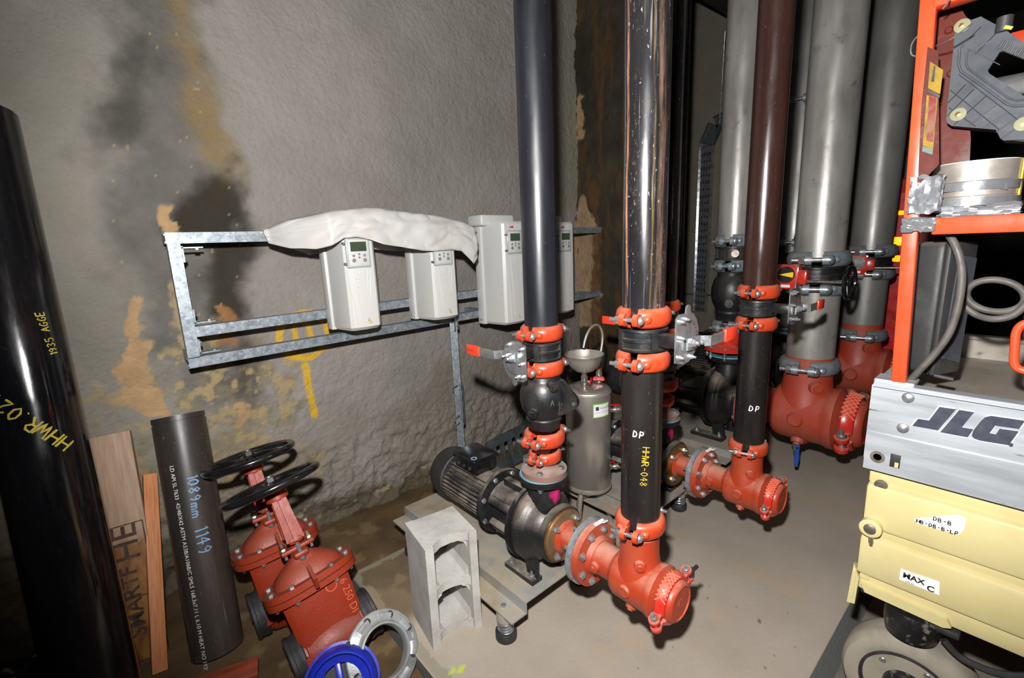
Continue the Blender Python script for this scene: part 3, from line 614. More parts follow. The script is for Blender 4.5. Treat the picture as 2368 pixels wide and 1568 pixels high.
def skid(label,M,w=.175,l=.43,group=None):
    t=thing('pump_base_frame',label,'base frame',M,group); z=.17
    b=MB(); b.box((0,0,z-.003),(2*w,2*l,.006))
    b.build('top_plate','skid',t,smooth=0)
    for s_ in(-1,1):
        c=MB(); c.box((s_*(w-.003),0,z-.026),(.006,2*l,.046)); c.box((s_*(w+.033),0,z-.046),(.066,2*l,.006))
        g=c.build('edge_channel','skid',t,smooth=0)
        for y in(-l+.08,l-.08):
            d=MB(); d.hexb((s_*(w+.035),y,z-.043),(0,0,1),.011,.008); d.build('bolt','bolt',g)
    return t
MT['skid']=surf('dusty_galvanised_plate',(150,154,150),.55,.2,c2=(132,134,130),sc=6,dust=.8,dustc=(168,150,126),bump=.1,c3=(150,128,100),sc3=5,lo3=.5,hi3=.7)
def isolator(label,M,group):
    t=thing('spring_isolator',label,'spring mount',M,group)
    MB().lathe([(.036,0),(.039,.004),(.039,.03),(.035,.036),(.028,.036),(.028,.02)],n=28).build('rubber_cup','rubber',t)
    b=MB(); b.tube([(.026*math.cos(a),.026*math.sin(a),.024+.058*a/(2*PI*4.5)) for a in [i*PI/7 for i in range(64)]],.0048,7); b.build('coil_spring','bolt',t)
    MB().lathe([(.03,.078),(.033,.08),(.033,.1),(.03,.109),(.022,.115),(.022,.12)],n=28).build('cap','inoxd',t)
    return t
def pump(label,M,s=1.,group=None):
    """close-coupled end-suction pump; origin under the discharge on the base plate, shaft along Y, suction towards -Y"""
    a=.192; t=thing('pump_set',label,'pump',M@Matrix.Scale(s,4),group); F=T(0,0,a)@MY
    b=MB(F); b.lathe([(.05,-.062),(.12,-.062),(.136,-.05),(.139,-.044),(.139,-.040),(.143,-.036),(.143,-.008),(.139,.0),(.134,.003),(.133,.008),(.122,.018),(.105,.032),(.088,.045),(.080,.066)],n=56)
    b.ringl([(.136,-.058),(.15,-.058),(.15,-.044),(.136,-.044)],n=56)
    b.M=T(0,0,.205); b.lathe([(.058,.02),(.064,.08),(.060,.12),(.055,.15),(.052,.17),(.052,.19)],T(.0,0,0),n=36)
    b.build('volute','volute',t,55)
    b=MB(T(0,0,.205)); b.lathe([(.05,.172),(.085,.172),(.088,.176),(.088,.196),(.05,.196)],n=44); b.build('discharge_flange','blackd',t)
    b=MB(T(0,0,.205)); b.ringl([(.06,.196),(.0845,.196),(.0845,.2005),(.06,.2005)],n=44); b.build('gasket','gasket',t,label='thin pale blue gasket line')
    b=MB(F); b.lathe([(.045,.062),(.1,.062),(.105,.066),(.105,.088),(.1,.092),(.045,.092)],n=48); b.build('suction_flange','blackd',t)
    b=MB(F); b.ringl([(.045,.092),(.097,.092),(.097,.098),(.045,.098)],n=48); b.build('brass_ring','brass',t)
    b=MB(F); b.lathe([(.05,-.062),(.128,-.062),(.13,-.066),(.13,-.078),(.115,-.082),(.088,-.084),(.082,-.22),(.09,-.232),(.13,-.234),(.132,-.238),(.132,-.25),(.05,-.25)],n=48); b.build('adapter','blackd',t)
    b=MB(T(0,0,a))
    for k in range(6):
        b.box((.098,.15,0),(.03,.13,.032),RY(30+k*60),bev=.006)
    b.build('adapter_ribs','blackd',t)
    for k in range(8):
        an=math.radians(22.5+45*k); c=MB(); c.hexb((.117*math.cos(an),.232,a+.117*math.sin(an)),(0,-1,0),.011,.009); c.build('flange_bolt','bolt',t)
        if k%2==0: c=MB(); c.box((.118*math.cos(an+.3),.05,a+.118*math.sin(an+.3)),(.03,.035,.03),bev=.006); c.build('casing_lug','blackd',t)
    b=MB(F); b.lathe([(.05,-.25),(.098,-.25),(.098,-.262),(.086,-.264),(.086,-.54),(.05,-.54)],n=40)
    for k in range(38):
        an=2*PI*k/38
        if 1.05<an<2.1: continue
        Q=T(0,.40,a)@RY(-math.degrees(an)); b.M=Q; b.box((.096,0,0),(.026,.28,.0035))
    b.build('motor_body','blackd',t,30)
    b=MB(F); b.lathe([(.05,-.535),(.108,-.535),(.114,-.541),(.114,-.61),(.108,-.635),(.09,-.65),(.03,-.655)],n=44); fc=b.build('fan_cover','rubber',t)
    c=MB(T(0,.658,a)); [c.box((.022*math.cos(k*1.05),0,.022*math.sin(k*1.05)),(.006,.004,.03),RY(-math.degrees(k*1.05))) for k in range(0)]
    c=MB(T(-.005,.41,a)); c.box((0,0,.12),(.125,.15,.055),bev=.012); tb=c.build('terminal_box','blackg',t)
    c=MB(T(-.005,.41,a)); c.box((0,0,.153),(.135,.16,.016),bev=.008,seg=3); lid=c.build('lid','blackg',tb)
    c=MB(T(-.005,.41,a)); c.ringl([(.008,.1615),(.014,.1615),(.014,.1622),(.008,.1622)],T(-.045,-.05,0),20); c.build('blue_seal','chalk',lid,label='small blue round seal')
    c=MB(T(-.005,.41,a)); [c.cyl((-.062,y,.118),(-.068,y,.118),.009,n=12) for y in(-.04,0,.04)]; c.build('cable_plug','rubber',tb)
    for s_ in(-1,1):
        c=MB(); c.prism([(-.0,.16),(-.03,.02),(-.035,.012),(.03,.012),(.026,.02),(.05,.13)] ,-.006,.006,frame((s_*.072,-.004,0),(s_,0,0),(0,1,0)) if s_>0 else frame((-.072,-.004,0),(1,0,0),(0,1,0)))
        c.box((s_*.078,.045,.009),(.05,.155,.018)); c.box((s_*.06,0,.06),(.03,.03,.12),bev=.008); ft=c.build('foot','blackd',t,30)
        for y in(-.01,.1): d=MB(); d.hexb((s_*.084,y,.018),(0,0,1),.011,.009,.0); d.cyl((s_*.084,y,.018),(s_*.084,y,.04),.0055,n=8); d.build('foot_bolt','bolt',ft)
    return t
def reducer(label,M,s=1.):
    """short flanged reducer bolted to the pump suction; local +Y is the pump face"""
    t=thing('flanged_reducer',label,'fitting',M@Matrix.Scale(s,4))
    MB(MY).lathe([(.03,.001),(.058,.001),(.06,.012),(.045,.024),(.043,.098),(.05,.102),(.03,.102)],n=44).build('reducer_body','cast',t); MB(MY).lathe([(.03,0),(.092,0),(.092,.010),(.06,.0105),(.03,.0105)],n=48).build('brass_face','brassd',t)
    for k in range(4):
        a=PI/4+k*PI/2; c=MB(); c.hexb((.075*math.cos(a),-.0105,.075*math.sin(a)),(0,-1,0),.013,.01); c.cyl((.075*math.cos(a),.03,.075*math.sin(a)),(.075*math.cos(a),-.03,.075*math.sin(a)),.006,n=8); c.build('flange_bolt','bolt',t)
    return t
def check_valve(label,M,s=1.,name='check_valve'):
    t=thing(name,label,'valve',M@Matrix.Scale(s,4))
    b=MB(); b.lathe([(.057,.0),(.0575,.022),(.062,.026),(.064,.036),(.06,.04),(.064,.05),(.076,.07),(.083,.1),(.082,.13),(.074,.158),(.064,.172),(.06,.178),(.06,.188),(.0575,.192)],n=48); b.build('valve_body','black',t,60)
    f=RZ(-68)
    b=MB(f); b.prism([(.03,.04),(.07,.05),(.125,.085),(.13,.10),(.125,.118),(.075,.175),(.03,.178)],-.012,.012,frame((0,0,0),(0,-1,0),(1,0,0))); b.build('hinge_cover','black',t)
    b=MB(f); b.hexb((.117,-.0125,.1),(0,-1,0),.007,.005); b.build('pivot_pin','bolt',t)
    for an,z,r in((-160,.075,.017),(-112,.168,.015)):
        c=MB(RZ(an)); c.cyl((.06,0,z),(.092,0,z),r,n=16); c.box((.095,0,z),(.008,r*.9,r*.9)); c.build('plug','black',t)
    vs,fs=hand('A',.022,.002); mark(oncyl((vs,fs),.0825,-118,.1,off=.0006),'flow_arrow','castk',t)
    for i,tx in enumerate(('Victaulic','PS 716')): mark(oncyl(glyphs(tx,.015),.0825,-92+i*9,.062,90,off=.001),'raised_lettering','castk',t)
    return t
MT['castk']=surf('rubbed_black_lettering',(96,94,92),.5)
# ------------------------------------------------------------------ the pump lines
NS=lambda v:(PI*v/180)
EAR=RZ(188)
X1,X2,X3,X4=1.11,1.885,2.80,3.75
YD,YS=1.12,.72
# prototypes
cp=coupling('orange grooved coupling directly above the lever valve on the satin black riser','orange',M=T(X1,YD,1.100)@EAR,group='orange grooved pipe couplings')
G='orange grooved pipe couplings'
def cpl(x,y,z,label,rot=8,s=1.,g=G): return dup(cp,T(x,y,z)@RZ(180+rot)@Matrix.Scale(s,4),label,g)
cpl(X1,YD,.977,'orange grooved coupling under the lever valve and on top of the black check valve',6)
cpl(X1,YD,.720,'orange grooved coupling under the black check valve, beside the stainless pot',12,1.0)
cpl(X1,YD,.648,'smallest orange coupling, just above the flange of the front pump outlet',16,.80)
cpl(X1,YS,1.191,'orange grooved coupling under the scratched rusty riser, above its lever valve',10)
cpl(X1,YS,1.069,'orange grooved coupling on top of the black pipe lettered HHWR-048',10)
cpl(X1,YS,.564,'orange grooved coupling at the foot of the black pipe lettered HHWR-048',14)
cpl(X2,YS,1.184,'orange grooved coupling under the brown varnished riser, above its lever valve',2)
cpl(X2,YS,1.062,'orange grooved coupling below the lever valve of the brown riser',2)
cpl(X2,YS,.550,'orange grooved coupling at the foot of the black pipe below the brown riser',14)
cpl(X2,YD,1.100,'orange grooved coupling half hidden behind the scratched riser',8)
cpl(X2,YD,.977,'orange grooved coupling below the hidden valve of the middle pump outlet',8)
cpl(X2,YD,.735,'orange grooved coupling below the check valve of the middle pump outlet',8)
cpl(X2,YD,.655,'small orange coupling right above the flange of the middle pump outlet',14,.8)
bv=butterfly('black lever valve on the satin black riser, its orange grip pointing left',T(X1,YD,1.038)@RZ(-90)@RY(180),'lever butterfly valves')
dup(bv,T(X1,YS,1.130),'black lever valve on the scratched riser, lever pointing right','lever butterfly valves')
dup(bv,T(X2,YS,1.123),'black lever valve on the brown riser line, lever pointing right','lever butterfly valves')
dup(bv,T(X2,YD,1.038)@RZ(-90)@RY(180),'black lever valve behind the scratched riser, only its orange grip tip showing at left','lever butterfly valves')
# pipes
def plabel(o,g,nm,mt): return mark(g,nm,mt,o)
p=pipe('satin black riser pipe standing in front of the grey drive units',X1,YD,1.105,4.24,.0572,'p_satin')
p=pipe('scratched and rust-streaked glossy black riser in the middle',X1,YS,1.196,4.24,.0572,'p_worn')
p=pipe('dusty black pipe lettered DP in white and HHWR-048 in yellow',X1,YS,.560,1.068,.0572,'p_low')
p_=p.children[0]
plabel(p_,oncyl(hand('DP',.0185,.0036,.95),.0572,190,.296,-4),'white_lettering','white')
plabel(p_,oncyl(hand('HHWR-048',.0195,.0022,.78),.0572,217,.268,-93),'yellow_lettering','yelo')
p=pipe('brown varnished riser pipe in front of the pale stainless one',X2,YS,1.190,4.24,.0572,'p_brown')
p=pipe('black pipe marked DP below the brown riser',X2,YS,.548,1.060,.0572,'p_low')
plabel(p.children[0],oncyl(hand('DP',.022,.0038,1.),.0572,196,.172,-4),'white_lettering','white')
p=pipe('glossy black riser close behind the scratched one',X2,YD,1.105,4.24,.0572,'p_gloss'); pipe('thin dark riser with a pale scuffed edge, behind the glossy black one',X3,1.575,-.0,4.24,.04,'p_gloss')
# check valves (outlets)
check_valve('bulbous black check valve on the satin black riser line',T(X1,YD,.758))
check_valve('black check valve behind the HHWR-048 pipe, on the middle pump outlet',T(X2,YD,.765))
# adapters
flanged_adapter('dusty red flange bolted on the outlet of the front pump',T(X1,YD+.006,.5765),h=.05)
flanged_adapter('dusty red flange bolted on the outlet of the middle pump',T(X2,YD,.5765),h=.05)
# pumps, base frames, isolators
ZS=.17
pm=pump('front black pump with finned motor and pink spray on its casing',T(X1,YD+.012,ZS))
dup(pm,T(X2,YD,ZS),'middle black pump, mostly hidden behind the pot and the HHWR-048 pipe')
dup(pm,T(X3,1.215,ZS)@Matrix.Scale(1.28,4),'large black pump behind the pipe below the brown riser')
dup(pm,T(X4,1.22,ZS)@Matrix.Scale(1.28,4),'farthest black pump, deep in the shade behind the big diffusers')
reducer('red flanged reducer with brass ring on the front pump inlet',T(X1,1.036,ZS+.192))
reducer('red flanged reducer on the middle pump inlet',T(X2,1.036,ZS+.192))
df=diffuser('front cast red suction diffuser under the HHWR-048 pipe',T(X1,YS,ZS+.192),nl=.155); 
d2=dup(df,T(X2,YS,ZS+.192),'cast red suction diffuser under the black pipe below the brown riser')
d3=diffuser('big dusty red suction diffuser with a blue-handled drain valve',T(X3,.785,.425),'castdk',1.97,False,.118)
d4=dup(d3,T(X4,.765,.47)@Matrix.Scale(1.97,4),'farthest big red suction diffuser, left of the lift corner')
for x_,l in((X1,'crumpled paper tag stuck on top of the front diffuser flange'),(X2,'white paper tag stuck on top of the second diffuser flange')):
    b=MB(T(x_+.02,YS+.170,ZS+.192+.108)); b.box((0,0,0),(.045,.012,.003),RX(20)); b.box((.012,-.010,-.002),(.02,.02,.003),RX(-25)); tag(b.build('paper_tag','sticker'),l,'tag')
b=MB(T(X1,YS,ZS+.192)); b.cyl((.09,-.115,.034),(.14,-.115,.032),.006,n=10); b.cyl((.088,-.10,.02),(.135,-.10,.02),.005,n=10); b.box((.10,-.11,.028),(.02,.03,.03),bev=.004); tag(b.build('clamp_stub','dark'),'dark stub of a clamp sticking out right of the front diffuser cap','clamp')
sk=skid('galvanised base frame under the front pump, its corner towards the viewer',T(X1,1.49,0),group='galvanised pump base frames')
dup(sk,T(X2,1.48,0),'galvanised base frame under the middle pump, behind the pot legs','galvanised pump base frames')
dup(sk,T(X3,1.54,0)@Matrix.Diagonal((1.26,1.1,1,1)),'galvanised base frame under the large pump at the back','galvanised pump base frames')
dup(sk,T(X4,1.54,0)@Matrix.Diagonal((1.26,1.1,1,1)),'farthest galvanised base frame','galvanised pump base frames')
iso=isolator('spring mount with black rubber cup under the front corner of the front base frame',T(X1-.208,1.135,0),'spring mounts under the base frames')
GI='spring mounts under the base frames'
for x,y,l in((X1-.208,1.80,'spring mount at the rear left corner of the front base frame, behind the block'),(X1+.208,1.135,'spring mount hidden under the front right corner of the front base frame'),(X1+.208,1.80,'spring mount at the rear right of the front base frame'),
  (X2+.208,1.125,'spring mount under the right front corner of the middle base frame'),(X2-.208,1.125,'spring mount under the left front corner of the middle base frame, behind the HHWR-048 pipe'),
  (X2+.208,1.80,'spring mount at the rear right of the middle base frame'),(X3-.25,1.15,'spring mount seen between the red diffuser flange and its pipe'),(X3+.25,1.15,'spring mount at the front right of the large base frame')):
    dup(iso,T(x,y,0),l,GI)
# drain valves of the big diffusers
def ballvalve(label,M,hm='blueh',s=1.,cat='valve',group=None):
    """small ball valve along local Z, lever handle at the side"""
    t=thing('ball_valve',label,cat,M@Matrix.Scale(s,4),group)
    MB().lathe([(.009,-.035),(.009,-.022),(.013,-.022),(.013,-.012),(.010,-.01),(.015,-.004),(.016,.004),(.010,.01),(.013,.012),(.013,.024),(.009,.024),(.009,.04)],n=20).build('valve_body','nickel',t)
    b=MB(); b.cyl((.01,0,0),(.03,0,0),.005,n=10); b.build('stem','nickel',t)
    b=MB(); b.box((.03,0,.0),(.006,.016,.02),bev=.002); b.prism([(-.006,0),(.006,0),(.009,.05),(.006,.085),(-.006,.085),(-.009,.05)],.027,.033,frame((0,0,0),(1,0,0),(0,1,0))); b.build('handle',hm,t); return t
ballvalve('brass drain valve with a blue handle hanging below the big red diffuser',T(X3-.04,.80,.245)@RZ(205)@RX(180),s=1.35)
ballvalve('small drain valve with a pale blue tap below the farthest diffuser',T(X4-.04,.78,.28)@RZ(150)@RX(180),s=1.3)
# large grey lines
LG=.1125
gcp=coupling('galvanised coupling on the neck of the big diffuser','galvc',LG,.142,.038,'galvanised grooved couplings',False,M=T(X3,.785,.70)@EAR)
def gc(x,y,z,l,r=0,s=1.): return dup(gcp,T(x,y,z)@RZ(188+r)@Matrix.Diagonal((s,s,s if s==1 else .95,1)),l,'galvanised grooved couplings')
gc(X3,.785,1.262,'galvanised coupling above the geared valve of the big grey pipe',6)
gc(X3,.785,1.118,'galvanised coupling below the geared valve of the big grey pipe',6)
gc(X4,.765,.72,'galvanised coupling on the neck of the farthest diffuser',4)
gc(X4,.765,1.262,'galvanised coupling above the geared valve of the rightmost grey pipe',4)
gc(X4,.765,1.122,'galvanised coupling below the geared valve of the rightmost grey pipe',4)
pipe('big pale grey stainless riser, the widest pipe left of the lift',X3,.785,1.27,4.24,LG,'p_grey')
pipe('short wide grey pipe between the geared valve and the big diffuser',X3,.785,.70,1.12,LG,'p_grey')
pipe('dark-stained grey riser, rightmost of the big pipes',X4,.765,1.27,4.24,LG,'p_greyd')
pipe('short grey pipe with yellow chalk below the rightmost geared valve',X4,.765,.72,1.13,LG,'p_greyd')
r6=.092; YL=1.222
pipe('pale stainless riser left of and behind the brown one',X3,YL,1.365,4.24,r6,'p_grey')
pipe('grey riser mostly hidden between the brown riser and the big grey one',X4,1.22,1.33,4.24,r6+.01,'p_greyd')
gc(X3,YL,1.365,'galvanised coupling at the foot of the pale stainless riser',0,.75)
gc(X3,YL,1.225,'galvanised coupling under the wafer valve of the pale stainless riser',0,.75)
gc(X3,YL,.865,'galvanised coupling under the large black check valve',0,.72)
gc(X4,1.22,1.33,'galvanised coupling beside the small black handwheel behind the brown riser',0,.82)
gc(X4,1.22,2.25,'galvanised coupling high on the hidden grey riser',0,.82)
def wafer(label,M,s):
    t=thing('butterfly_valve',label,'valve',M@Matrix.Scale(s,4))
    b=MB(); b.lathe([(.05,-.03),(.064,-.03),(.067,-.026),(.067,-.02),(.06,-.018),(.06,.018),(.067,.02),(.067,.026),(.064,.03),(.05,.03)],n=40)
    for a in range(0,360,45): b.box((.062,0,0),(.009,.007,.05),RZ(a))
    b.build('valve_body','dark',t); MB().cyl((-.055,-.03,0),(-.074,-.04,0),.014,n=18).build('plug','steel',t); return t
wafer('dark wafer valve between the two galvanised couplings of the pale stainless riser',T(X3,YL,1.295),1.46)
check_valve('large black check valve below the pale stainless riser',T(X3,YL,.90)@Matrix.Diagonal((1.32,1.32,1.5,1)))
flanged_adapter('red flange on the outlet of the large pump',T(X3,YL,.72),.09,.135,'redcap',8,h=.14)
def geared(label,M,s=1.):
    """geared butterfly valve: gearbox with position arrow towards -X side, shaft and handwheel along -Y"""
    t=thing('geared_valve',label,'valve',M@Matrix.Scale(s,4))
    b=MB(); b.lathe([(.1,-.042),(.128,-.042),(.13,-.034),(.118,-.03),(.118,-.01),(.126,-.008),(.126,.008),(.118,.01),(.118,.03),(.13,.034),(.128,.042),(.1,.042)],n=48)
    b.box((-.14,.04,0),(.09,.09,.06),bev=.01); b.build('valve_body','black',t)
    b=MB(); b.box((-.19,.06,.0),(.05,.11,.125),bev=.012); b.box((-.19,.0,-.0),(.045,.06,.07),bev=.01); g=b.build('gearbox','redcap',t)
    c=MB(frame((-.2155,.062,.012),(-1,0,0),(0,-1,0))); c.cyl((0,0,0),(0,0,.003),.041,n=32); d=c.build('indicator_disc','black',g)
    c=MB(frame((-.219,.062,.012),(-1,0,0),(0,-1,0))); c.prism([(-.037,0),(.034,.014),(.036,.004),(.034,-.014)] ,0,.001); c.build('arrow','yel',d,label='yellow pointer arrow on the indicator disc')
    c=MB(frame((-.2155,.062,-.045),(-1,0,0),(0,-1,0))); c.box((.0,0,.001),(.045,.014,.001)); c.build('rating_plate','sticker',g)
    for y in(.013,.107):
        for z in(-.053,.053): c=MB(); c.hexb((-.215,y,z),(-1,0,0),.006,.004); c.build('bolt','bolt',g)
    c=MB(); c.cyl((-.19,-.02,-.02),(-.19,-.205,-.02),.0065,n=10); sh=c.build('shaft','steel',t)
    c=MB(frame((-.19,-.205,-.02),(0,-1,0),(1,0,0))); c.tube([(.072*math.cos(2*PI*i/32),.072*math.sin(2*PI*i/32),0) for i in range(32)],.009,8,True)
    for k in range(3): a=2*PI*k/3+.4; c.cyl((0,0,-.012),(.072*math.cos(a),.072*math.sin(a),0),.006,n=8)
    c.cyl((0,0,-.02),(0,0,.01),.016,n=16); c.build('handwheel','blackg',t); return t
gv=geared('red geared valve with yellow arrow on the big grey riser',T(X3,.785,1.18)@RZ(-4))
dup(gv,T(X4,.765,1.185)@RZ(12)@Matrix.Scale(.98,4),'red geared valve with yellow arrow on the rightmost grey riser')
MB(T(0,0,0)).build
t=thing('geared_valve','black geared valve handwheel peeping out behind the brown riser','valve',T(X4-.0,1.22,1.36))
c=MB(frame((-.25,-.17,.0),(-.6,-.8,0),(0,0,1))); c.tube([(.085*math.cos(2*PI*i/32),.085*math.sin(2*PI*i/32),0) for i in range(32)],.01,8,True); c.cyl((0,0,-.05),(0,0,.01),.018,n=12)
for k in range(3): a=2*PI*k/3; c.cyl((0,0,0),(.085*math.cos(a),.085*math.sin(a),0),.007,n=8)
c.build('handwheel','blackg',t); MB().lathe([(.08,-.1),(.12,-.1),(.12,-.03),(.08,-.03)],n=32).build('valve_body','black',t); MB().cyl((-.1,-.05,-.06),(-.25,-.17,0),.012,n=10).build('shaft','steel',t)
pass
# ------------------------------------------------------------------ chemical dosing pot
TX,TY=1.675,1.385
t=thing('dosing_pot','brushed stainless dosing pot on three legs behind the front pump','tank',T(TX,TY,0)); r=.108
MB().lathe([(.02,.198),(.07,.202),(r-.004,.214),(r,.222),(r,.70),(r-.003,.708),(r-.012,.716),(.06,.722),(.0,.724)],n=72).build('vessel','inox',t,50)
b=MB(); b.ringl([(r-.002,.205),(r+.004,.207),(r+.005,.214),(r+.004,.222),(r-.002,.222)],n=64); b.build('bottom_rim','inoxd',t)
b=MB(); b.ringl([(r-.002,.694),(r+.0025,.695),(r+.002,.70),(r-.002,.702)],n=64); b.build('top_rim','inoxd',t)
for a in(-50,70,190): MB().cyl((.075*math.cos(NS(a)),.075*math.sin(NS(a)),.205),(.11*math.cos(NS(a)),.11*math.sin(NS(a)),0),.0125,n=18).build('leg','inoxd',t)
def onring(x,z): a=math.radians(-139)+x/r; return((r+.0012)*math.cos(a),(r+.0012)*math.sin(a),z)
def patch(u0,u1,v0,v1,off,name,mat,par,n=12):
    b=MB(); vs=[];
    for i in range(n+1):
        a=math.radians(-139)+(u0+(u1-u0)*i/n)/r
        for v in(v0,v1): vs.append(((r+off)*math.cos(a),(r+off)*math.sin(a),v))
    b.add(vs,[(2*i,2*i+2,2*i+3,2*i+1) for i in range(n)]); return b.build(name,mat,par)
lb=patch(.020,.108,.595,.662,.0008,'maker_label','green',t); patch(.0235,.108,.599,.658,.0012,'label_panel','sticker',lb)
mark(oncyl(glyphs('Automated',.0135),r,-139+math.degrees(.052/r),.636,0,.0018),'label_lettering','navy',lb)
mark(oncyl(glyphs('Specialists in Water Treatment',.0062),r,-139+math.degrees(.028/r),.618,0,.0018),'label_small_lettering','navy',lb)
mark(oncyl(([(0,0),(.016,0),(.008,.012),(0,.001),(.016,.001),(.016,.018),(0,.018)],[(0,1,2),(3,2,6),(2,4,5),(2,5,6)]),r,-139+math.degrees(.032/r),.630,0,.0018),'label_emblem','navy',lb)
# fittings on top
fx,fy=-.04,-.012
b=MB(); b.lathe([(.001,.795),(.02,.797),(.045,.807),(.07,.832),(.084,.862),(.09,.882),(.0925,.884),(.0915,.886),(.082,.864),(.068,.837),(.043,.812),(.018,.803),(.001,.801)],T(fx,fy,0),n=48,caps=False); bo=b.build('filling_bowl','inoxd',t,60)
MB().cyl((fx,fy,.72),(fx,fy,.8),.012,n=16).build('bowl_stem','nickel',t)
tg=[(.085,.0,.765),(.085,0,.80),(.09,-.0,.84),(.104,0,.885),(.112,0,.925),(.110,.0,.96),(.092,.0,.992),(.062,.0,1.006),(.028,0,.998),(-.002,.0,.972),(-.02,.0,.94),(-.03,.0,.91)]
b=MB(); 
def spline(P,n=6):
    out=[]
    for i in range(len(P)-1):
        a=P[max(0,i-1)];b_=P[i];c=P[i+1];d=P[min(len(P)-1,i+2)]
        for k in range(n):
            s_=k/n; out.append(tuple(.5*((2*b_[j])+(-a[j]+c[j])*s_+(2*a[j]-5*b_[j]+4*c[j]-d[j])*s_*s_+(-a[j]+3*b_[j]-3*c[j]+d[j])*s_**3) for j in range(3)))
    return out+[P[-1]]
b.tube(spline(tg),.0062,10,M=RZ(0)); b.build('vent_tube','inoxd',t)
MB().lathe([(.012,.72),(.012,.745),(.015,.745),(.015,.752),(.011,.754),(.011,.77),(.013,.77),(.013,.79),(.007,.792)],T(.085,0,0),n=6).build('union_nut','brass',t)
for M_,l in((T(TX+fx,TY+fy,.752)@RZ(300)@Matrix.Scale(1.15,4),'small red-handled valve under the filling bowl'),(T(TX+.085,TY,.742)@RZ(215)@Matrix.Scale(1.15,4),'small red-handled valve under the bent vent tube'),
   (T(TX+.118,TY-.075,.585)@RZ(-32)@RY(90)@RZ(180),'red-handled side valve beside the pot label'),(T(TX+.118,TY-.075,.285)@RZ(-32)@RY(90)@RZ(180),'red-handled side valve near the bottom of the pot'),
   (T(TX+.0,TY+.0,.155)@RY(90)@RZ(90),'little red tap underneath the pot')):
    q=thing('ball_valve',l,'valve',M_); k=1.0
    MB().lathe([(.010,-.05),(.010,-.03),(.013,-.03),(.013,-.018),(.010,-.016),(.0155,-.006),(.016,.004),(.011,.010),(.014,.012),(.014,.024),(.010,.026),(.010,.04)],n=20).build('valve_body','nickel',q)
    c=MB(); c.cyl((.008,0,0),(.024,0,0),.004,n=8); c.build('stem','nickel',q)
    c=MB(); c.prism([(-.02,-.008),(-.006,-.005),(.006,-.005),(.02,-.008),(.026,.0),(.018,.012),(.006,.007),(-.006,.007),(-.018,.012),(-.026,0)],.022,.028,frame((0,0,0),(1,0,0),(0,1,0)) if 'side' not in l else frame((0,0,0),(1,0,0),(0,0,1))); c.build('handle','redh',q)
# ------------------------------------------------------------------ unistrut frame and drive units on the wall
def strut(b,p0,p1,w=.041,open_=(0,-1,0),wt=.0028):
    """C-channel between two points, slot facing open_"""
    p0=Vector(p0);p1=Vector(p1); F=frame(p0,p1-p0,open_); L=(p1-p0).length; h=w/2; li=.0095; o=.011
    pr=[(h,o),(h,h),(-h,h),(-h,-h),(h,-h),(h,-o),(h-.007,-o),(h-.007,-o-.0025),(h-wt,-o-.0025),(h-wt,-h+wt),(-h+wt,-h+wt),(-h+wt,h-wt),(h-wt,h-wt),(h-wt,o+.0025),(h-.007,o+.0025),(h-.007,o)]
    b.prism(pr,0,L,F)
fr=thing('channel_rack','galvanised steel channel frame on the wall carrying the grey drive units','frame',(.22,2.2,1.0)); Fi=T(-.22,-2.2,-1.0)
def fs(p0,p1,nm,op=(0,1,0)): b=MB(Fi); strut(b,p0,p1,.041,op); return b.build(nm,'galv',fr,30)
fs((.212,2.2,1.471),(2.80,2.2,1.471),'top_rail'); fs((.235,2.2,1.45),(.235,2.2,1.008),'side_post'); fs((.255,2.2,1.110),(1.72,2.2,1.124),'middle_rail'); fs((.214,2.2,.99),(2.80,2.2,1.01),'bottom_rail')
fs((1.695,2.2,1.03),(1.695,2.2,1.45),'side_post'); 
for X_,Z_ in((.27,1.44),(.27,1.14),(.27,1.02)):
    sg=-1 if Z_>1.2 else 1
    b=MB(Fi); b.box((X_+.02,2.185,Z_+sg*.006),(.07,.035,.005)); b.box((X_-.012,2.185,Z_+sg*.03),(.005,.035,.06)); g=b.build('angle_bracket','galv',fr,0)
    b=MB(Fi); b.hexb((X_+.035,2.182,Z_+sg*.009),(0,0,sg),.009,.007); b.hexb((X_-.009,2.182,Z_+sg*.045),(1,0,0),.009,.007); b.build('bolt','bolt',g)
for X_ in(.24,1.0,1.7,2.4,2.75):
    for Z_ in(1.471,1.0): b=MB(Fi); b.box((X_,2.29,Z_),(.04,.16,.04)); b.build('wall_bracket','galv',fr,0)
sp=thing('strut_post','slotted galvanised post standing under the frame, beside the front pump motor','post',(1.475,2.2,-.06)); Fi2=T(-1.475,-2.2,.06)
b=MB(Fi2); strut(b,(1.475,2.2,-.06),(1.475,2.2,.98),.041,(-.5,-.86,0)); b.build('channel','galv',sp,30)
b=MB(Fi2@T(1.475,2.2,0)@RZ(30)); b.box((.026,0,.485),(.003,.045,.26)); b.box((.004,-.023,.485),(.045,.003,.26)); sl=b.build('splice_plate','galv',sp,0)
b=MB(Fi2@T(1.475,2.2,0)@RZ(30)); [b.box((.0,-.0252,.385+.065*i),(.012,.002,.03)) for i in range(4)]; b.build('slot_holes','dark',sl,0)
b=MB(Fi2@T(1.475,2.2,0)@RZ(30)); [b.cyl((-.06,-.0,z),(.0,0,z),.005,n=8) for z in(.60,.415,.37)]; b.build('threaded_stud','bolt',sp)
b=MB(Fi2@T(1.475,2.2,0)@RZ(30)); b.box((0,-.02,.965),(.05,.006,.07)); b.hexb((0,-.023,.955),(0,-1,0),.012,.009); b.build('top_bracket','bolt',sp)
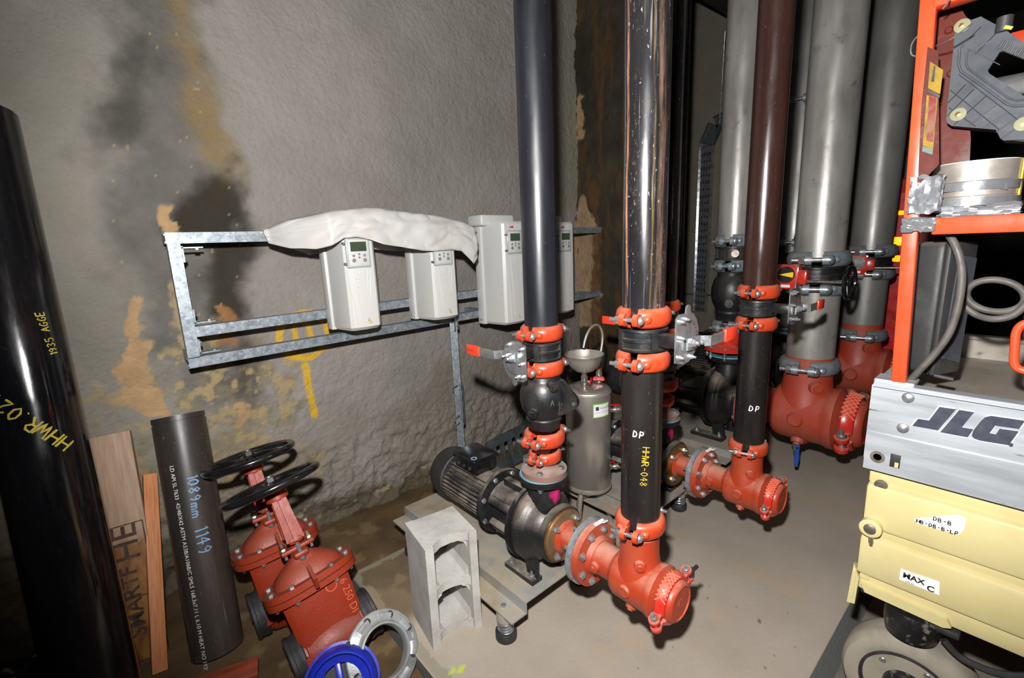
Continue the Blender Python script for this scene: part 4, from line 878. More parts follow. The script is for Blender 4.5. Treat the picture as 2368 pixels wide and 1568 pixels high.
def vfd(label,M,w=.185,d=.205,h=.44,hood=False,ks=1.22):
    t=thing('drive_unit',label,'drive unit',M,'wall mounted drive units')
    # back housing
    b=MB(); b.box((w/2,-.03,h/2),(w,.06,h),bev=.006); hs=b.build('housing','vfd',t)
    f0=.012; fr_=[(f0,-.05),(f0+.002,-.10),(f0+.022,-d+.012),(f0+.035,-d),(w*.55,-d-.008),(w-f0-.012,-d-.004),(w-f0,-d+.008),(w-f0,-.05)]
    b=MB(); vs=[];k=len(fr_); Z=[.004,.018,h-.05,h-.012,h]; sc=[.90,1,1,.985,.93]
    for z,s_ in zip(Z,sc):
        for i,(x,y) in enumerate(fr_): vs.append((w/2+(x-w/2)*(s_ if z<.01 or z>h-.03 else 1),(-.05+(y+.05)*s_),z + (.02*(1-abs((x-w/2)/(w/2)))*0)))
    fs_=[tuple(reversed(range(k)))]+[(j*k+i,j*k+(i+1)%k,(j+1)*k+(i+1)%k,(j+1)*k+i) for j in range(4) for i in range(k)]+[tuple(4*k+i for i in range(k))]
    b.add(vs,fs_); fc=b.build('front_cover','vfd',t,30)
    for z in(.025,h-.05): c=MB(); c.lathe([(.006,0),(.005,.002),(.001,.003)],frame((.000,-.03,z),(-1,0,0)),12); c.build('side_screw','bolt',hs)
    y0=-d-.0055; F=frame((w*.50,y0+.001,0),(0,-1,0),(1,0,0))   # x right, y up, z out
    kz=h-.112
    c=MB(F); c.box((0,kz,.004),(.088*ks,.128,.014),bev=.012,seg=3); kp=c.build('keypad_cover','clear',fc)
    c=MB(F); c.box((0,kz,.0095),(.074*ks,.112,.008),bev=.006); pn=c.build('keypad','vfd',kp)
    c=MB(F); c.box((0,kz+.026,.0137),(.058*ks,.040,.0012)); c.build('screen','lcd',pn)
    for x,yy,rr in((-.02,-.012,.006),(.02,-.012,.006),(0,-.006,.0045),(0,-.02,.0045),(-.02,-.032,.0085),(.02,-.032,.0085)):
        c=MB(F); c.cyl((x*ks,kz+yy,.0135),(x*ks,kz+yy,.0155),rr,n=14); c.build('button','btn',pn)
    for yy in(.04,-.045): c=MB(F); c.cyl((-.05*ks,kz+yy,.0),(-.05*ks,kz+yy,.014),.0055,n=12); c.build('cover_screw','bolt',kp)
    # tapered grip recess and ribs below the keypad
    x=lambda z: .012+.020*(z-.04)/(h-.22)
    c=MB(F)
    zt=kz-.075; zb=.05
    for s_ in(-1,1): c.tube([(s_*x(zt)+.004,zt,.001),(s_*x((zt+zb)/2)+.004,(zt+zb)/2,.001),(s_*x(zb)+.004,zb,.0005)],.0016,5)
    c.tube([(.05,zt,.001),(.042,(zt*.6+zb*.4),.001),(.036,zt*.3+zb*.7,.0),(.034,zb,-.001)],.0015,5); c.tube([(-.055,zt-.02,.000),(-.048,(zt*.6+zb*.4),.0),(-.038,zt*.3+zb*.7,.0),(-.034,zb-.02,-.001)],.0015,5)
    n=6
    for i in range(n): z=zb+(zt-zb)*i/(n-.0); c.tube([(-x(z)+.004,z,.0012),(x(z)+.004,z,.0012)],.0014,5)
    c.build('cover_ribs','vfd',fc)
    c=MB(F); c.box((.012,zt-.012,.001),(.03,.022,.003),bev=.001); c.build('release_tab','vfd',fc)
    c=MB(F@T(.004+.016,.045,.0015)); c.prism([(-.014,-.012),(.014,-.012),(0,.0125)],0,.001); wl=c.build('warning_label','yel',fc)
    c=MB(F@T(.004+.016,.045,.0027)); c.prism([(0.002,.006),(-.003,-.001),(0,-.001),(-.002,-.008),(.003,0),(0,0)],0,.0004); c.prism([(-.014,-.012),(.014,-.012),(.0128,-.0112),(-.0128,-.0112)],0,.0003); c.prism([(-.014,-.012),(-.0128,-.0118),(.0002,.0112),(0,.0125)],0,.0003); c.prism([(.014,-.012),(0,.0125),(-.0002,.0112),(.0128,-.0118)],0,.0003); c.build('warning_bolt_sign','ink',wl)
    mark(onflat(glyphs('ABB',.016,.0008),F@T(-.03,h-.036,.004),.0),'logo_lettering','inkr',fc)
    if hood:
        c=MB(); c.box((w*.42,-.05,h+.012),(w*1.12,.13,.06),bev=.012,seg=3); c.build('top_hood','vfd',t)
    c=MB(); [c.box((w/2,-.1+.0,h*.999+.0006),(w*.6,.08,.001))]; c.build('top_vents','vfdd',t,0)
    return t
vfd('light grey drive unit at the left end, half under the white sheet, display visible',T(.765,2.185,1.045),h=.455)
vfd('light grey drive unit with its screen covered by the drooping white sheet end',T(1.195,2.185,1.035),h=.45)
vfd('light grey drive unit just left of the satin black riser, hood on top',T(1.645,2.185,.945),.215,.215,.575,True)
vfd('light grey drive unit just right of the satin black riser',T(2.062,2.185,.955),.205,.215,.56,True)
# woven sheet over the first two units
hem=[(640,535),(652,560),(690,574),(735,577),(762,570),(790,553),(820,550),(850,556),(880,566),(940,575),(990,580),(1040,577),(1062,582),(1090,612),(1104,588),(1110,552)]
def ray(px,py):
    v=(cr*((px-1184)/1080)+cd*((py-784)/1080)+cf); return v
def atY(px,py,Y): v=ray(px,py); return CAM+v*(Y/v.y)
def atX(px,py,X): v=ray(px,py); return CAM+v*(X/v.x)
def atZ(px,py,Z): v=ray(px,py); return CAM+v*((Z-1.4)/v.z)
H=[atY(a,b_,1.972) for a,b_ in hem]
hx=[p.x for p in H]; hz=[p.z for p in H]
nu,nv=150,46; U=np.linspace(0,1,nu); V=np.linspace(0,1,nv); xs=np.linspace(hx[0],max(hx),nu)
hemz=np.interp(xs,hx,hz)
tx=[.50,.62,.74,.80,.95,1.0,1.15,1.30,1.42,1.50,1.60]; tz=[1.475,1.525,1.555,1.562,1.572,1.570,1.555,1.545,1.52,1.49,1.45]
topz=np.interp(xs,tx,tz)
Uu,Vv=np.meshgrid(xs,V); top=np.tile(topz,(nv,1)); hm=np.tile(hemz,(nv,1))
# profile: back edge behind the rail, up over the top, out to the front and down to the hem
yb=np.interp(Vv,[0,.2,.35,.62,.75,1],[2.235,2.225,2.19,1.985,1.955,1.950]); 
endt=np.clip(np.minimum((Uu-xs[0])/.2,(xs[-1]-Uu+.02)/.06),0,1)**.7
yb=2.205+(yb-2.205)*np.maximum(endt,.18)
zt=np.where(Vv<.2,top-(.2-Vv)/.2*.16*endt-.01,np.where(Vv<.62,top-.0*Vv,np.nan)); f=np.clip((Vv-.62)/.38,0,1); zt=np.where(Vv>=.62,top-(top-hm)*(f**1.15),zt)
wr=fbm(Uu*.6,Vv*.5,.2,201,4)*.014+fbm(Uu*.5+Vv*.3,Vv*.5-Uu*.3,.06,207,3)*.006; zt=zt+wr*np.where(Vv<.75,.9,.6); yb=yb-np.abs(fbm(Uu*.5+Vv*.2,Vv*.4,.08,203,3))*.03*np.clip(Vv*3,0,1)+wr*.3
zt=np.where((Vv>.18)&(Vv<.64),np.maximum(zt,top-.012),zt); yb=np.minimum(yb,2.24)
o=gridmesh('dust_sheet',nu,nv,np.stack([Uu,yb,zt],-1),None,MT['bag']); del o['kind']
tag(o,'crumpled white woven plastic sheet draped over the two left drive units','sheet'); md=o.modifiers.new('s','SOLIDIFY'); md.thickness=.002
b=MB(); 
for i in range(3): q=atY(660+i*5,566,2.0); 
# ------------------------------------------------------------------ things leaning on the wall at the left
lp0=Vector((-.215,1.83,-.06)); lp1=Vector((-.215,2.262,1.862)); F=frame(lp0,lp1-lp0,(1,0,0)); L=(lp1-lp0).length
t=thing('steel_pipe','tall glossy black pipe leaning on the wall at the left edge, chalked in yellow','pipe',F); R8=.1095
MB().lathe([(R8-.006,.0),(R8,.0),(R8,L),(R8-.0065,L),(R8-.0065,L-.4)],n=72,caps=False).build('pipe_wall','p_lean',t,60)
mark(oncyl(hand('HHWR.027',.040,.0055,.82),R8,314,.915,128),'yellow_lettering','yelp',t.children[0])
mark(oncyl(hand('1935 AGGE',.022,.0034,.75),R8,320,1.19,97),'small_yellow_lettering','yelp',t.children[0])
sp0=Vector((.115,1.905,-.06)); sp1=Vector((.148,2.16,.80)); F=frame(sp0,sp1-sp0,(1,0,0)); L=(sp1-sp0).length; R6=.0865
t=thing('steel_pipe','short dark pipe leaning on the wall, blue chalk numbers and an open grooved top','pipe',F)
b=MB(); b.lathe([(R6-.008,0),(R6,0),(R6,L-.03),(R6-.003,L-.031),(R6-.003,L-.020),(R6,L-.019),(R6,L),(R6-.009,L),(R6-.009,.001)],n=64,caps=False); pw=b.build('pipe_wall','p_short',t,50)
AF=-99
mark(oncyl(hand('1089mm',.034,.0048,.85),R6,AF+2,L*.745,-92),'blue_chalk_length','chalk',pw); mark(oncyl(hand('1149',.042,.005,.8),R6,AF-1,L*.53,-90),'blue_chalk_number','chalk',pw)
mark(oncyl(glyphs('LD API 5L 7633  42/48/X42 ASTM A53B/A106B/C SMLS 168.3x7.11 L 6.10 M HEAT NO 1920 1520 PSI HYDRO TESTED',.0195),R6,AF-30,L*.80,-90),'stencilled_line','sticker',pw)
# stencilled board, pine stick
def plank(name,label,c0,c1,wd,th,mat,face,cat):
    F=frame(c0,Vector(c1)-Vector(c0),face); L=(Vector(c1)-Vector(c0)).length   # local x = face normal, z = length
    b=MB(); b.box((0,0,L/2),(th,wd,L),bev=.002); o=b.build(name,mat,None,30); o.matrix_basis=F; tag(o,label,cat); return o,L,F
bd,L,F=plank('stencilled_board','weathered board with dark brown stencilled lettering, leaning behind the pine stick',(-.095,2.045,-.058),(-.070,2.335,.735),.142,.036,'board',(-.15,-1,0),'board')
K=Matrix.Translation((.0185,0,0))@frame((0,0,0),(1,0,0),(0,0,-1))   # x' runs down the board
def bm(txt,sz,x,y,rot=0,bold=0,nm='stencilled_lettering'):
    vs,fs=glyphs(txt,sz,bold); c,s_=math.cos(math.radians(rot)),math.sin(math.radians(rot)); vs=[(x+a*c-b_*s_,y+a*s_+b_*c) for a,b_ in vs]
    mark(([tuple(K@Vector((a,b_,0))) for a,b_ in vs],fs),nm,'inkb',bd)
bm('SMARTF',.072,-.085,.020,180,.0014); bm('HE',.11,-.36,.038,180,.001); bm('LVL 13',.03,-.03,-.03,180)
b=MB(K)
for a,b_,c,d in((-.36,.062,.27,.004),(-.36,-.062,.27,.004),(-.225,-.062,.004,.125),(-.495,.0,.004,.125)): b.box((a,b_ if c>.1 else 0,0),(c,d,.0006)) if c>.1 else b.box((a,0,0),(.004,.124,.0006))
b.build('stencilled_border','inkb',bd,0)
ps,L,F=plank('pine_stick','fresh orange pine stick leaning in front of the stencilled board',(-.062,1.93,-.058),(.030,2.30,.545),.046,.022,'pine',(.1,-1,0),'stick')
b=MB(F.inverted()@F); b.box((.0115,-.01,.47),(.001,.02,.004),RX(-18)); b.box((.0115,-.012,.458),(.001,.018,.003),RX(-14)); b.build('pen_mark','ink',ps,0)
o=MB().box((0,0,0),(.30,.07,.02),bev=.003).build('wood_offcut','redwood',None); o.matrix_basis=T(.06,1.715,-.03)@RZ(-16)@RX(14); tag(o,'reddish wood offcut on the floor at the bottom edge','offcut')
# bin liner and wet film
def crumple(name,c,sx,sy,sz,mat,label,cat,seed,n=26):
    b=MB(); rs=random.Random(seed); bm=bmesh.new(); bmesh.ops.create_icosphere(bm,subdivisions=4,radius=1)
    from mathutils import noise as N
    vs=[]
    for v in bm.verts:
        p=v.co; k=1+.55*N.noise(p*2.3+Vector((seed,0,0)))+.3*abs(N.noise(p*6+Vector((0,seed,0))))
        vs.append((c[0]+p.x*sx*k,c[1]+p.y*sy*k,max(-.058,c[2]+p.z*sz*k)))
    b.add(vs,[tuple(v.index for v in f.verts) for f in bm.faces]); bm.free(); o=b.build(name,mat,None,22); return tag(o,label,cat)
crumple('bin_liner',(-.47,2.16,-.02),.15,.09,.07,'trash','crumpled black plastic bag on the floor left of the tall pipe','bag',3)
crumple('plastic_film',(-.40,2.04,-.045),.11,.09,.03,'flock','wet translucent film lying in front of the black bag','film',8)
crumple('bin_liner',(-.27,2.30,-.0),.09,.04,.05,'trash','smaller scrap of black plastic behind the foot of the tall pipe','bag',5)
# ------------------------------------------------------------------ gate valves
def gate(label,M,group='red gate valves leaning on the wall'):
    """flow along X, stem up Z, origin in the flow axis"""
    t=thing('gate_valve',label,'valve',M,group)
    b=MB(); FX=frame((-.135,0,0),(1,0,0),(0,1,0))
    b.lathe([(.0835,.0),(.0835,.03),(.079,.033),(.079,.04),(.0835,.043),(.088,.06),(.094,.09),(.097,.135),(.094,.18),(.088,.21),(.0835,.227),(.079,.23),(.079,.237),(.0835,.24),(.0835,.27)],FX,n=48)
    body=[(.112,-.0,.074),(.112,.05,.074),(.112,.215,.074)]
    P=[(.115,.055),(.09,.074),(-.09,.074),(-.115,.055),(-.115,-.055),(-.09,-.074),(.09,-.074),(.115,-.055)]
    vs=[];
    for z,s_,q in((-.085,.55,.6),(-.03,.86,.95),(.05,.95,1),(.215,1.0,1)): vs+=[(x*s_,y*q,z) for x,y in P]
    b.add(vs,[tuple(reversed(range(8)))]+[(j*8+i,j*8+(i+1)%8,(j+1)*8+(i+1)%8,(j+1)*8+i) for j in range(3) for i in range(8)]+[tuple(24+i for i in range(8))])
    vb=b.build('valve_body','gate',t,40)
    for sx in(-1,1):
        for sy in(-1,): c=MB(); c.lathe([(.028,-.03),(.025,0),(.02,.006),(.001,.007)],frame((sx*.105,sy*.082,-.005),(sx*.25,sy,0)),20); c.build('body_boss','gate',t)
    mark(oncyl(hand('0',.045,.003),.5,-90,.14,0),'x','gate',vb) if False else None
    FF=frame((0,-.0748,0),(0,-1,0),(1,0,0))
    for tx,sz,x,z in(('6',.04,.052,.06),('CL 250',.026,.058,.03),('FM UL',.022,.03,-.01)):
        pass
    vs,fs=glyphs('6 250 DI',.036); mark(([tuple(FF@T(.075,.185,0)@RZ(-90)@Vector((x,y,0))) for x,y in vs],fs),'cast_lettering','gatel',vb)
    c=MB(); c.ringl([(.016,0),(.020,0),(.020,.003),(.016,.003)],FF@T(.045,.185,-.0005),24); c.build('cast_ring','gatel',vb)
    # oval body and bonnet flanges
    def oval(a,b_,n=40): return [(a*math.copysign(abs(math.cos(2*PI*i/n))**.75,math.cos(2*PI*i/n)),b_*math.copysign(abs(math.sin(2*PI*i/n))**.75,math.sin(2*PI*i/n))) for i in range(n)]
    c=MB(); c.prism(oval(.158,.108),.205,.226); c.build('body_flange','gate',t,30); 
    c=MB(); c.prism(oval(.158,.108),.229,.252); O=oval(.12,.078); vs=[];k=len(O)
    for z,s_ in((.25,1),(.275,.9),(.30,.62),(.325,.42),(.34,.38)): vs+=[(x*s_*(1 if s_>.5 else .62),y*s_*(1 if s_>.5 else .9),z) for x,y in O]
    c.add(vs,[(j*k+i,j*k+(i+1)%k,(j+1)*k+(i+1)%k,(j+1)*k+i) for j in range(4) for i in range(k)]+[tuple(4*k+i for i in range(k))])
    c.box((0,-.045,.29),(.012,.07,.05),RX(-35)); c.box((0,.045,.29),(.012,.07,.05),RX(35))
    bn=c.build('bonnet','gate',t,35)
    for i in range(8):
        a=2*PI*(i+.5)/8; x=.138*math.copysign(abs(math.cos(a))**.75,math.cos(a)); y=.090*math.copysign(abs(math.sin(a))**.75,math.sin(a))
        c=MB(); c.cyl((x,y,.19),(x,y,.258),.006,n=8); c.hexb((x,y,.252),(0,0,1),.011,.009); c.hexb((x,y,.205),(0,0,-1),.011,.009); c.build('flange_bolt','bolt',t)
    # gland follower and yoke
    c=MB(); c.box((0,0,.35),(.115,.05,.016),bev=.006); c.cyl((0,0,.33),(0,0,.375),.022,n=20); c.build('packing_gland','gate',t)
    for s_ in(-1,1):
        c=MB(); c.cyl((s_*.045,0,.325),(s_*.045,0,.385),.0055,n=8); c.hexb((s_*.045,0,.358),(0,0,1),.010,.009); c.build('gland_bolt','bolt',t); d=MB(); d.cyl((s_*.045,0,.367),(s_*.045,0,.378),.0105,n=6); d.build('gland_nut','brass',t)
    c=MB(); c.box((0,0,.385),(.05,.12,.024),bev=.01); c.box((0,0,.332),(.05,.12,.02),bev=.008)
    c.build('yoke_foot','gate',t)
    for s_ in(-1,1):
        c=MB(); c.cyl((0,s_*.048,.31),(0,s_*.048,.405),.0065,n=8); c.hexb((0,s_*.048,.397),(0,0,1),.012,.01); c.hexb((0,s_*.048,.322),(0,0,-1),.012,.01); c.build('yoke_bolt','bolt',t)
    c=MB()
    for s_ in(-1,1):
        # each arm is a tapering T-section
        vs=[]
        for z,y,wx,wy in((.385,.056,.030,.012),(.46,.046,.026,.010),(.535,.034,.024,.010)): vs+=[(-wx,s_*y,z),(wx,s_*y,z),(wx,s_*(y-wy),z),(.005,s_*(y-wy),z),(.005,s_*(y-wy-.001),z),(-.005,s_*(y-wy-.001),z),(-.005,s_*(y-wy),z),(-wx,s_*(y-wy),z)]
        c.add(vs,[tuple(range(8)),tuple(range(16,24))]+[(j*8+i,j*8+(i+1)%8,(j+1)*8+(i+1)%8,(j+1)*8+i) for j in(0,1) for i in range(8)])
    for s_ in(-1,1): c.add([(q*.006,s_*(y+e),z) for z,y in((.385,.05),(.535,.028)) for e in(0,.026) for q in(-1,1)],[(0,1,3,2),(4,6,7,5),(0,2,6,4),(1,5,7,3),(2,3,7,6),(0,4,5,1)])
    c.lathe([(.03,.53),(.038,.536),(.038,.562),(.030,.575),(.024,.58)],n=24); c.build('yoke','gate',t,35)
    MB().cyl((0,0,.3),(0,0,.625),.0105,n=14).build('stem','steel',t)
    b=MB(); b.tube([(.158*math.cos(2*PI*i/48),.158*math.sin(2*PI*i/48),.592) for i in range(48)],.0135,10,True)
    b.lathe([(.016,.578),(.03,.58),(.03,.603),(.016,.605)],n=20)
    for k in range(5):
        a=2*PI*k/5+.3; p=[(.022*math.cos(a),.022*math.sin(a),.592),(.08*math.cos(a+.12),.08*math.sin(a+.12),.600),(.15*math.cos(a+.05),.15*math.sin(a+.05),.592)]; b.tube(spline(p,4),.0095,8)
    b.build('handwheel','blackg',t); MB().lathe([(.02,.604),(.02,.618),(.012,.62)],n=6).build('wheel_nut','dark',t)
    for s_ in(-1,1):
        c=MB(); c.lathe([(.05,0),(.084,0),(.089,.004),(.089,.014),(.086,.016),(.086,.03),(.0885,.034),(.0885,.046),(.084,.05)],frame((s_*.152,0,0),(-s_,0,0)),n=40); c.lathe([(.02,0),(.018,.003),(.0,.003)],frame((s_*.152,0,0),(s_,0,0)),24); c.build('protective_cap','rubber',t,label='black rubber protective cap')
    return t
MT['gatel']=surf('rubbed_cast_lettering',(196,84,54),.45)
def leanM(p,d,yaw): 
    z=Vector(d).normalized(); return frame(p,z,(math.cos(math.radians(yaw)),math.sin(math.radians(yaw)),0))
g1=gate('nearer red gate valve with black handwheel and black end caps',leanM((.432,1.545,.035),(-.085,.22,.57),-6))
def duptree(root,M,label):
    r=root.copy(); COL.objects.link(r); r.matrix_basis=M; r['label']=label
    for ch in list(root.children):
        c=ch.copy(); COL.objects.link(c); c.parent=r
        for g in list(ch.children): d=g.copy(); COL.objects.link(d); d.parent=c
    return r
duptree(g1,leanM((.385,1.865,.035),(-.05,.15,.6),-4),'farther red gate valve, behind the other, its handwheel against the wall')
# galvanised flange ring and blue flange protector
def ringflange(label,M):
    t=thing('flange_ring',label,'flange',M)
    b=MB(); b.ringl([(.088,0),(.140,0),(.143,.003),(.143,.02),(.139,.024),(.108,.026),(.102,.03),(.096,.046),(.089,.047),(.086,.04)],n=64)
    for k in range(8):
        a=PI/8+k*PI/4
        b.arc([(.100,.022),(.131,.022),(.128,.032),(.118,.034),(.106,.030)],a-.27,a+.27-.14,6)
    b.build('ring_casting','ring',t,45)
    for k in range(8): a=k*PI/4+.15; c=MB(); c.ringl([(.0085,.019),(.0135,.019),(.0135,.0262),(.0085,.0262)],T(.122*math.cos(a),.122*math.sin(a),0),16); c.cyl((.122*math.cos(a),.122*math.sin(a),.0),(.122*math.cos(a),.122*math.sin(a),.0255),.0085,n=14); c.build('bolt_hole','dark',t)
    F=Matrix.Identity(4)
    for tx,a in(('150 PN16',68),('DIN',-12)):
        vs,fs=glyphs(tx,.011); mark(([tuple(RZ(a)@Vector((.119+y,-x+.02,.0275))) for x,y in vs],fs),'cast_lettering','sticker',t.children[0])
    return t
rc=Vector((.525,1.355,.040)); ringflange('galvanised flange ring propped on edge beside the blue protector',frame(rc,(.10,-.80,.62),(1,.1,0))@Matrix.Scale(.9,4))
def bluedisc(label,M):
    t=thing('flange_protector',label,'cover',M)
    b=MB(); b.ringl([(.062,-.012),(.112,-.012),(.112,.0),(.108,.03),(.098,.044),(.092,.046),(.088,.03),(.064,.024)],n=56)
    for k in range(5): b.ringl([(.0885+.0045*k,.0445-.002*k),(.090+.0045*k,.0448-.002*k),(.0895+.0045*k,.047-.002*k)],n=56)
    b.ringl([(.09,-.012),(.118,-.012),(.12,-.006),(.09,-.004)],n=56); b.build('rim','blue',t,40)
    b=MB(); b.box((0,0,.0),(.02,.13,.028),bev=.003); b.box((0,0,-.006),(.13,.016,.014),bev=.003); b.build('cross_bar','blue',t)
    MB().cyl((0,0,-.012),(0,0,-.008),.063,n=40).build('inner_disc','dark',t)
    b=MB(); b.box((.03,.1,.024),(.012,.03,.012),RZ(-8)); b.build('black_tape','ink',t); return t
bluedisc('deep blue plastic flange protector leaning against the red gate valve',frame((.378,1.34,.028),(-.30,-.75,.58),(1,-.3,.1)))
# ------------------------------------------------------------------ concrete block
bk=thing('concrete_block','light grey hollow concrete block standing on end on the plinth corner','block',T(.79,1.352,0)@RZ(-9))
b=MB(); W,D,HH=.196,.198,.397; th=.03
b.box((-W/2+th/2,0,HH/2),(th,D,HH)); b.box((W/2-th/2,0,HH/2),(th,D,HH))
def web(z0,z1,dep,flip=False):
    n=14; P=[]
    for i in range(n+1):
        u=-1+2*i/n; P.append((u*(W/2-th*.8), -D/2+.004+dep*(1-abs(u)**2.6)+random.uniform(-.0015,.0015)))
    back=[(W/2-th*.8,D/2-.003),(-W/2+th*.8,D/2-.003)]
    vs=[];k=len(P)+2
    for z in(z0,z1): vs+=[(x,y,z) for x,y in P+back]
    b.add(vs,[tuple(reversed(range(k))),tuple(range(k,2*k))]+[(i,(i+1)%k,(i+1)%k+k,i+k) for i in range(k)])
web(HH-.034,HH-.0005,.03); web(HH/2-.018,HH/2+.016,.036); web(0.0005,.034,.036)
# cell corners are filleted: thicker roots
for z,s_ in((HH-.034,-1),(HH/2-.018,-1),(HH/2+.016,1),(.034,1)):
    for sx in(-1,1):
        Q=frame((sx*(W/2-th),D/2-.004,z),(0,-1,0),(-sx,0,0)); y_=1 if (Q@Vector((0,1,0,0))).z*s_>0 else -1
        b.prism([(0,0),(.028,0),(.012,y_*.01),(.004,y_*.026),(0,y_*.034)],0,D-.03,Q)
o=b.build('block_body','cmu',bk,25)
b=MB(); b.box((0,D/2-.012,HH*.73),(.13,.02,.11)); b.box((0,D/2-.012,HH*.25),(.13,.02,.11))
# ------------------------------------------------------------------ cable ladder lying on edge along the wall foot
t=thing('cable_ladder','dark galvanised cable ladder on edge along the foot of the wall behind the pumps','cable ladder',(1.75,2.22,-.06))
for z in(.02,.215): b=MB(); b.box((.72,0,z),(1.5,.045,.03)); b.box((.72,-.02,z),(1.5,.004,.045)); b.build('side_rail','galvd',t,0)
for i in range(22): b=MB(); b.box((.02+i*.068,0,.115),(.018,.03,.19)); b.build('rung','galvd',t,0)
t.matrix_basis=T(1.72,2.20,-.055)@RY(-6)
# ------------------------------------------------------------------ cable tray on the far wall
def P5(px,py): return atX(px,py,5.26)
t=thing('cable_tray','perforated galvanised cable tray running up the far wall and bending over','cable tray',P5(1618,700)); O=P5(1618,700)
def traypiece(A,B,wd,nm,mat,par,off=0):
    A=A-O;B=B-O; F=frame(A,B-A,(0,1,0)); L=(B-A).length; b=MB(F)
    b.box((0,0,L/2),(wd,.006,L)); b.box((-wd/2,0,L/2),(.006,.06,L)); b.box((wd/2,0,L/2),(.006,.06,L)); return b.build(nm,mat,par,0),F,L
seg,F,L=traypiece(P5(1618,720),P5(1634,335),.15,'tray_length','zinc',t)
n=int(L/.075)
for i in range(n):
    b=MB(F)
    for x in(-.045,-.015,.015,.045): b.box((x,-.0,.03+i*.075),(.016,.0085,.034 if i%2 else .022))
    b.build('perforation_row','dark',seg,0)
for i in range(int(L/.11)): b=MB(F); b.box((.078,-.0,.05+i*.11),(.004,.03,.05)); b.build('side_slot','zinc',seg,0)
traypiece(P5(1634,335),P5(1655,288),.15,'bend_piece','galvd',t); traypiece(P5(1655,288),P5(1690,270),.15,'upper_length','galvd',t)
rd=MB().cyl(P5(1664,285),atX(1677,72,5.0),.006,n=8).build('hanger_rod','bolt'); tag(rd,'thin threaded rod hanging from the dark beam to the tray bend','rod')
# ------------------------------------------------------------------ scissor lift
XF=1.53; LB=-1.5
lf=thing('scissor_lift','cream and aluminium scissor lift with orange railings at the right edge','lift',(XF,.2,-.06)); LM=T(-XF,-.2,.06)
def L_(): return MB(LM)
YE=.275; XB=2.28
# deck side extrusion with a rounded lower corner and a crease
b=L_(); 
def sideprof(x0,pts,x1,mat,nm,sm=25):
    b=L_(); k=len(pts); b.prism(pts,0,x1-x0,frame((x0,0,0),(1,0,0),(0,1,0))); return b.build(nm,mat,lf,sm)
ypts=[(LB,.995),(YE-.01,.995),(YE,.985),(YE,.775),(YE-.012,.752),(YE-.03,.744),(LB,.744)]
deck=sideprof(XF,ypts,XF+.03,'alu','deck_side')
b=L_(); b.prism([(LB,0),(YE-.002,0),(YE-.002,.008),(LB,.008)],0,.007,frame((XF-.006,0,.845),(1,0,0),(0,1,0))); b.box((XF-.004,(LB+YE)/2,.99),(.012,YE-LB-.01,.012)); b.box((XF-.002,(LB+YE)/2,.795),(.006,YE-LB-.004,.10)); b.build('side_ridge','alu',lf,25)
b=L_(); b.box(((XF+XB)/2,(LB+YE)/2-.005,.93),(XB-XF-.02,YE-LB-.03,.02)); b.build('deck_floor','alud',lf,0)
b=L_(); b.box((XB,(LB+YE)/2,.95),(.025,YE-LB,.13)); b.box((XB-.01,(LB+YE)/2,1.015),(.04,YE-LB,.012)); b.build('far_toe_board','alud',lf,0)
b=L_(); b.box(((XF+XB)/2+.02,YE-.012,.87),(XB-XF-.045,.02,.24)); b.box((XF+.035,YE-.045,.998),(.07,.085,.012),bev=.003); b.build('end_board','alu',lf,0)
for px,py,r in((2100,920,.0135),(2088,990,.0135)):
    p=atX(px,py,XF-.001); b=L_(); b.lathe([(r,0),(r*.9,.004),(r*.5,.007),(.0005,.008)],frame(p,(-1,0,0)),20); b.build('rivet','bolt',deck)
p=atX(2029,1057,XF-.005); b=L_(); b.lathe([(.017,0),(.016,.002),(.010,.002),(.009,-.0),(.001,-.0)],frame(p,(-1,0,0)),24); b.build('pivot_pin','steel',deck)
p=atX(2070,1066,XF-.0045); b=L_(); b.box(p,(.004,.022,.038),bev=.0018); b.build('slot','dark',deck)
b=L_(); b.box(p+Vector((-.0025,-.004,-.01)),(.001,.008,.014)); b.build('slot_yellow_glimpse','cream',deck,0)
# logo lettering on the deck side
def pz(x,y): q=atX(1868+x/2.184,850+y/2.184,XF-.0005); return (q.y,q.z)
def decal(P,nm,mat,par,x=XF-.0015,th=.0012): b=L_(); b.prism([pz(*p) for p in P],0,th,frame((x,0,0),(1,0,0),(0,1,0))); return b.build(nm,mat,par,0)
J=[(665,198),(748,210),(657,317),(528,293),(558,258),(612,267)]
Lp=[(765,213),(840,225),(778,301),(838,311),(808,352),(668,326)]
Gp=[(838,345),(815,353),(880,262),(900,248),(925,243),(1095,268),(1066,310),(950,292),(922,331),(960,337),(972,320),(925,330) ,(940,300),(1070,312),(1040,350),(990,391),(868,369),(842,358)]
Gp=[(828,345),(836,318),(872,272),(895,250),(925,243),(1098,268),(1068,309),(948,292),(918,331),(950,337),(970,308),(1066,322),(1015,392),(870,368),(840,358)]
for P in(J,Lp,Gp): decal([( (x-790)*1.03+790,(y-300)*1.07+300) for x,y in P],'decal_outline','sticker',deck,XF-.0012,.001)
for P,n_ in((J,'decal_letter_j'),(Lp,'decal_letter_l'),(Gp,'decal_letter_g')): decal(P,n_.replace('_j','').replace('_l','').replace('_g','') if False else 'decal_letter','decal',deck,XF-.0022,.001)
decal([(1015,390),(1022,382),(1030,380),(1038,386),(1036,396),(1026,400),(1018,397)],'decal_mark','decal',deck,XF-.0022,.001)
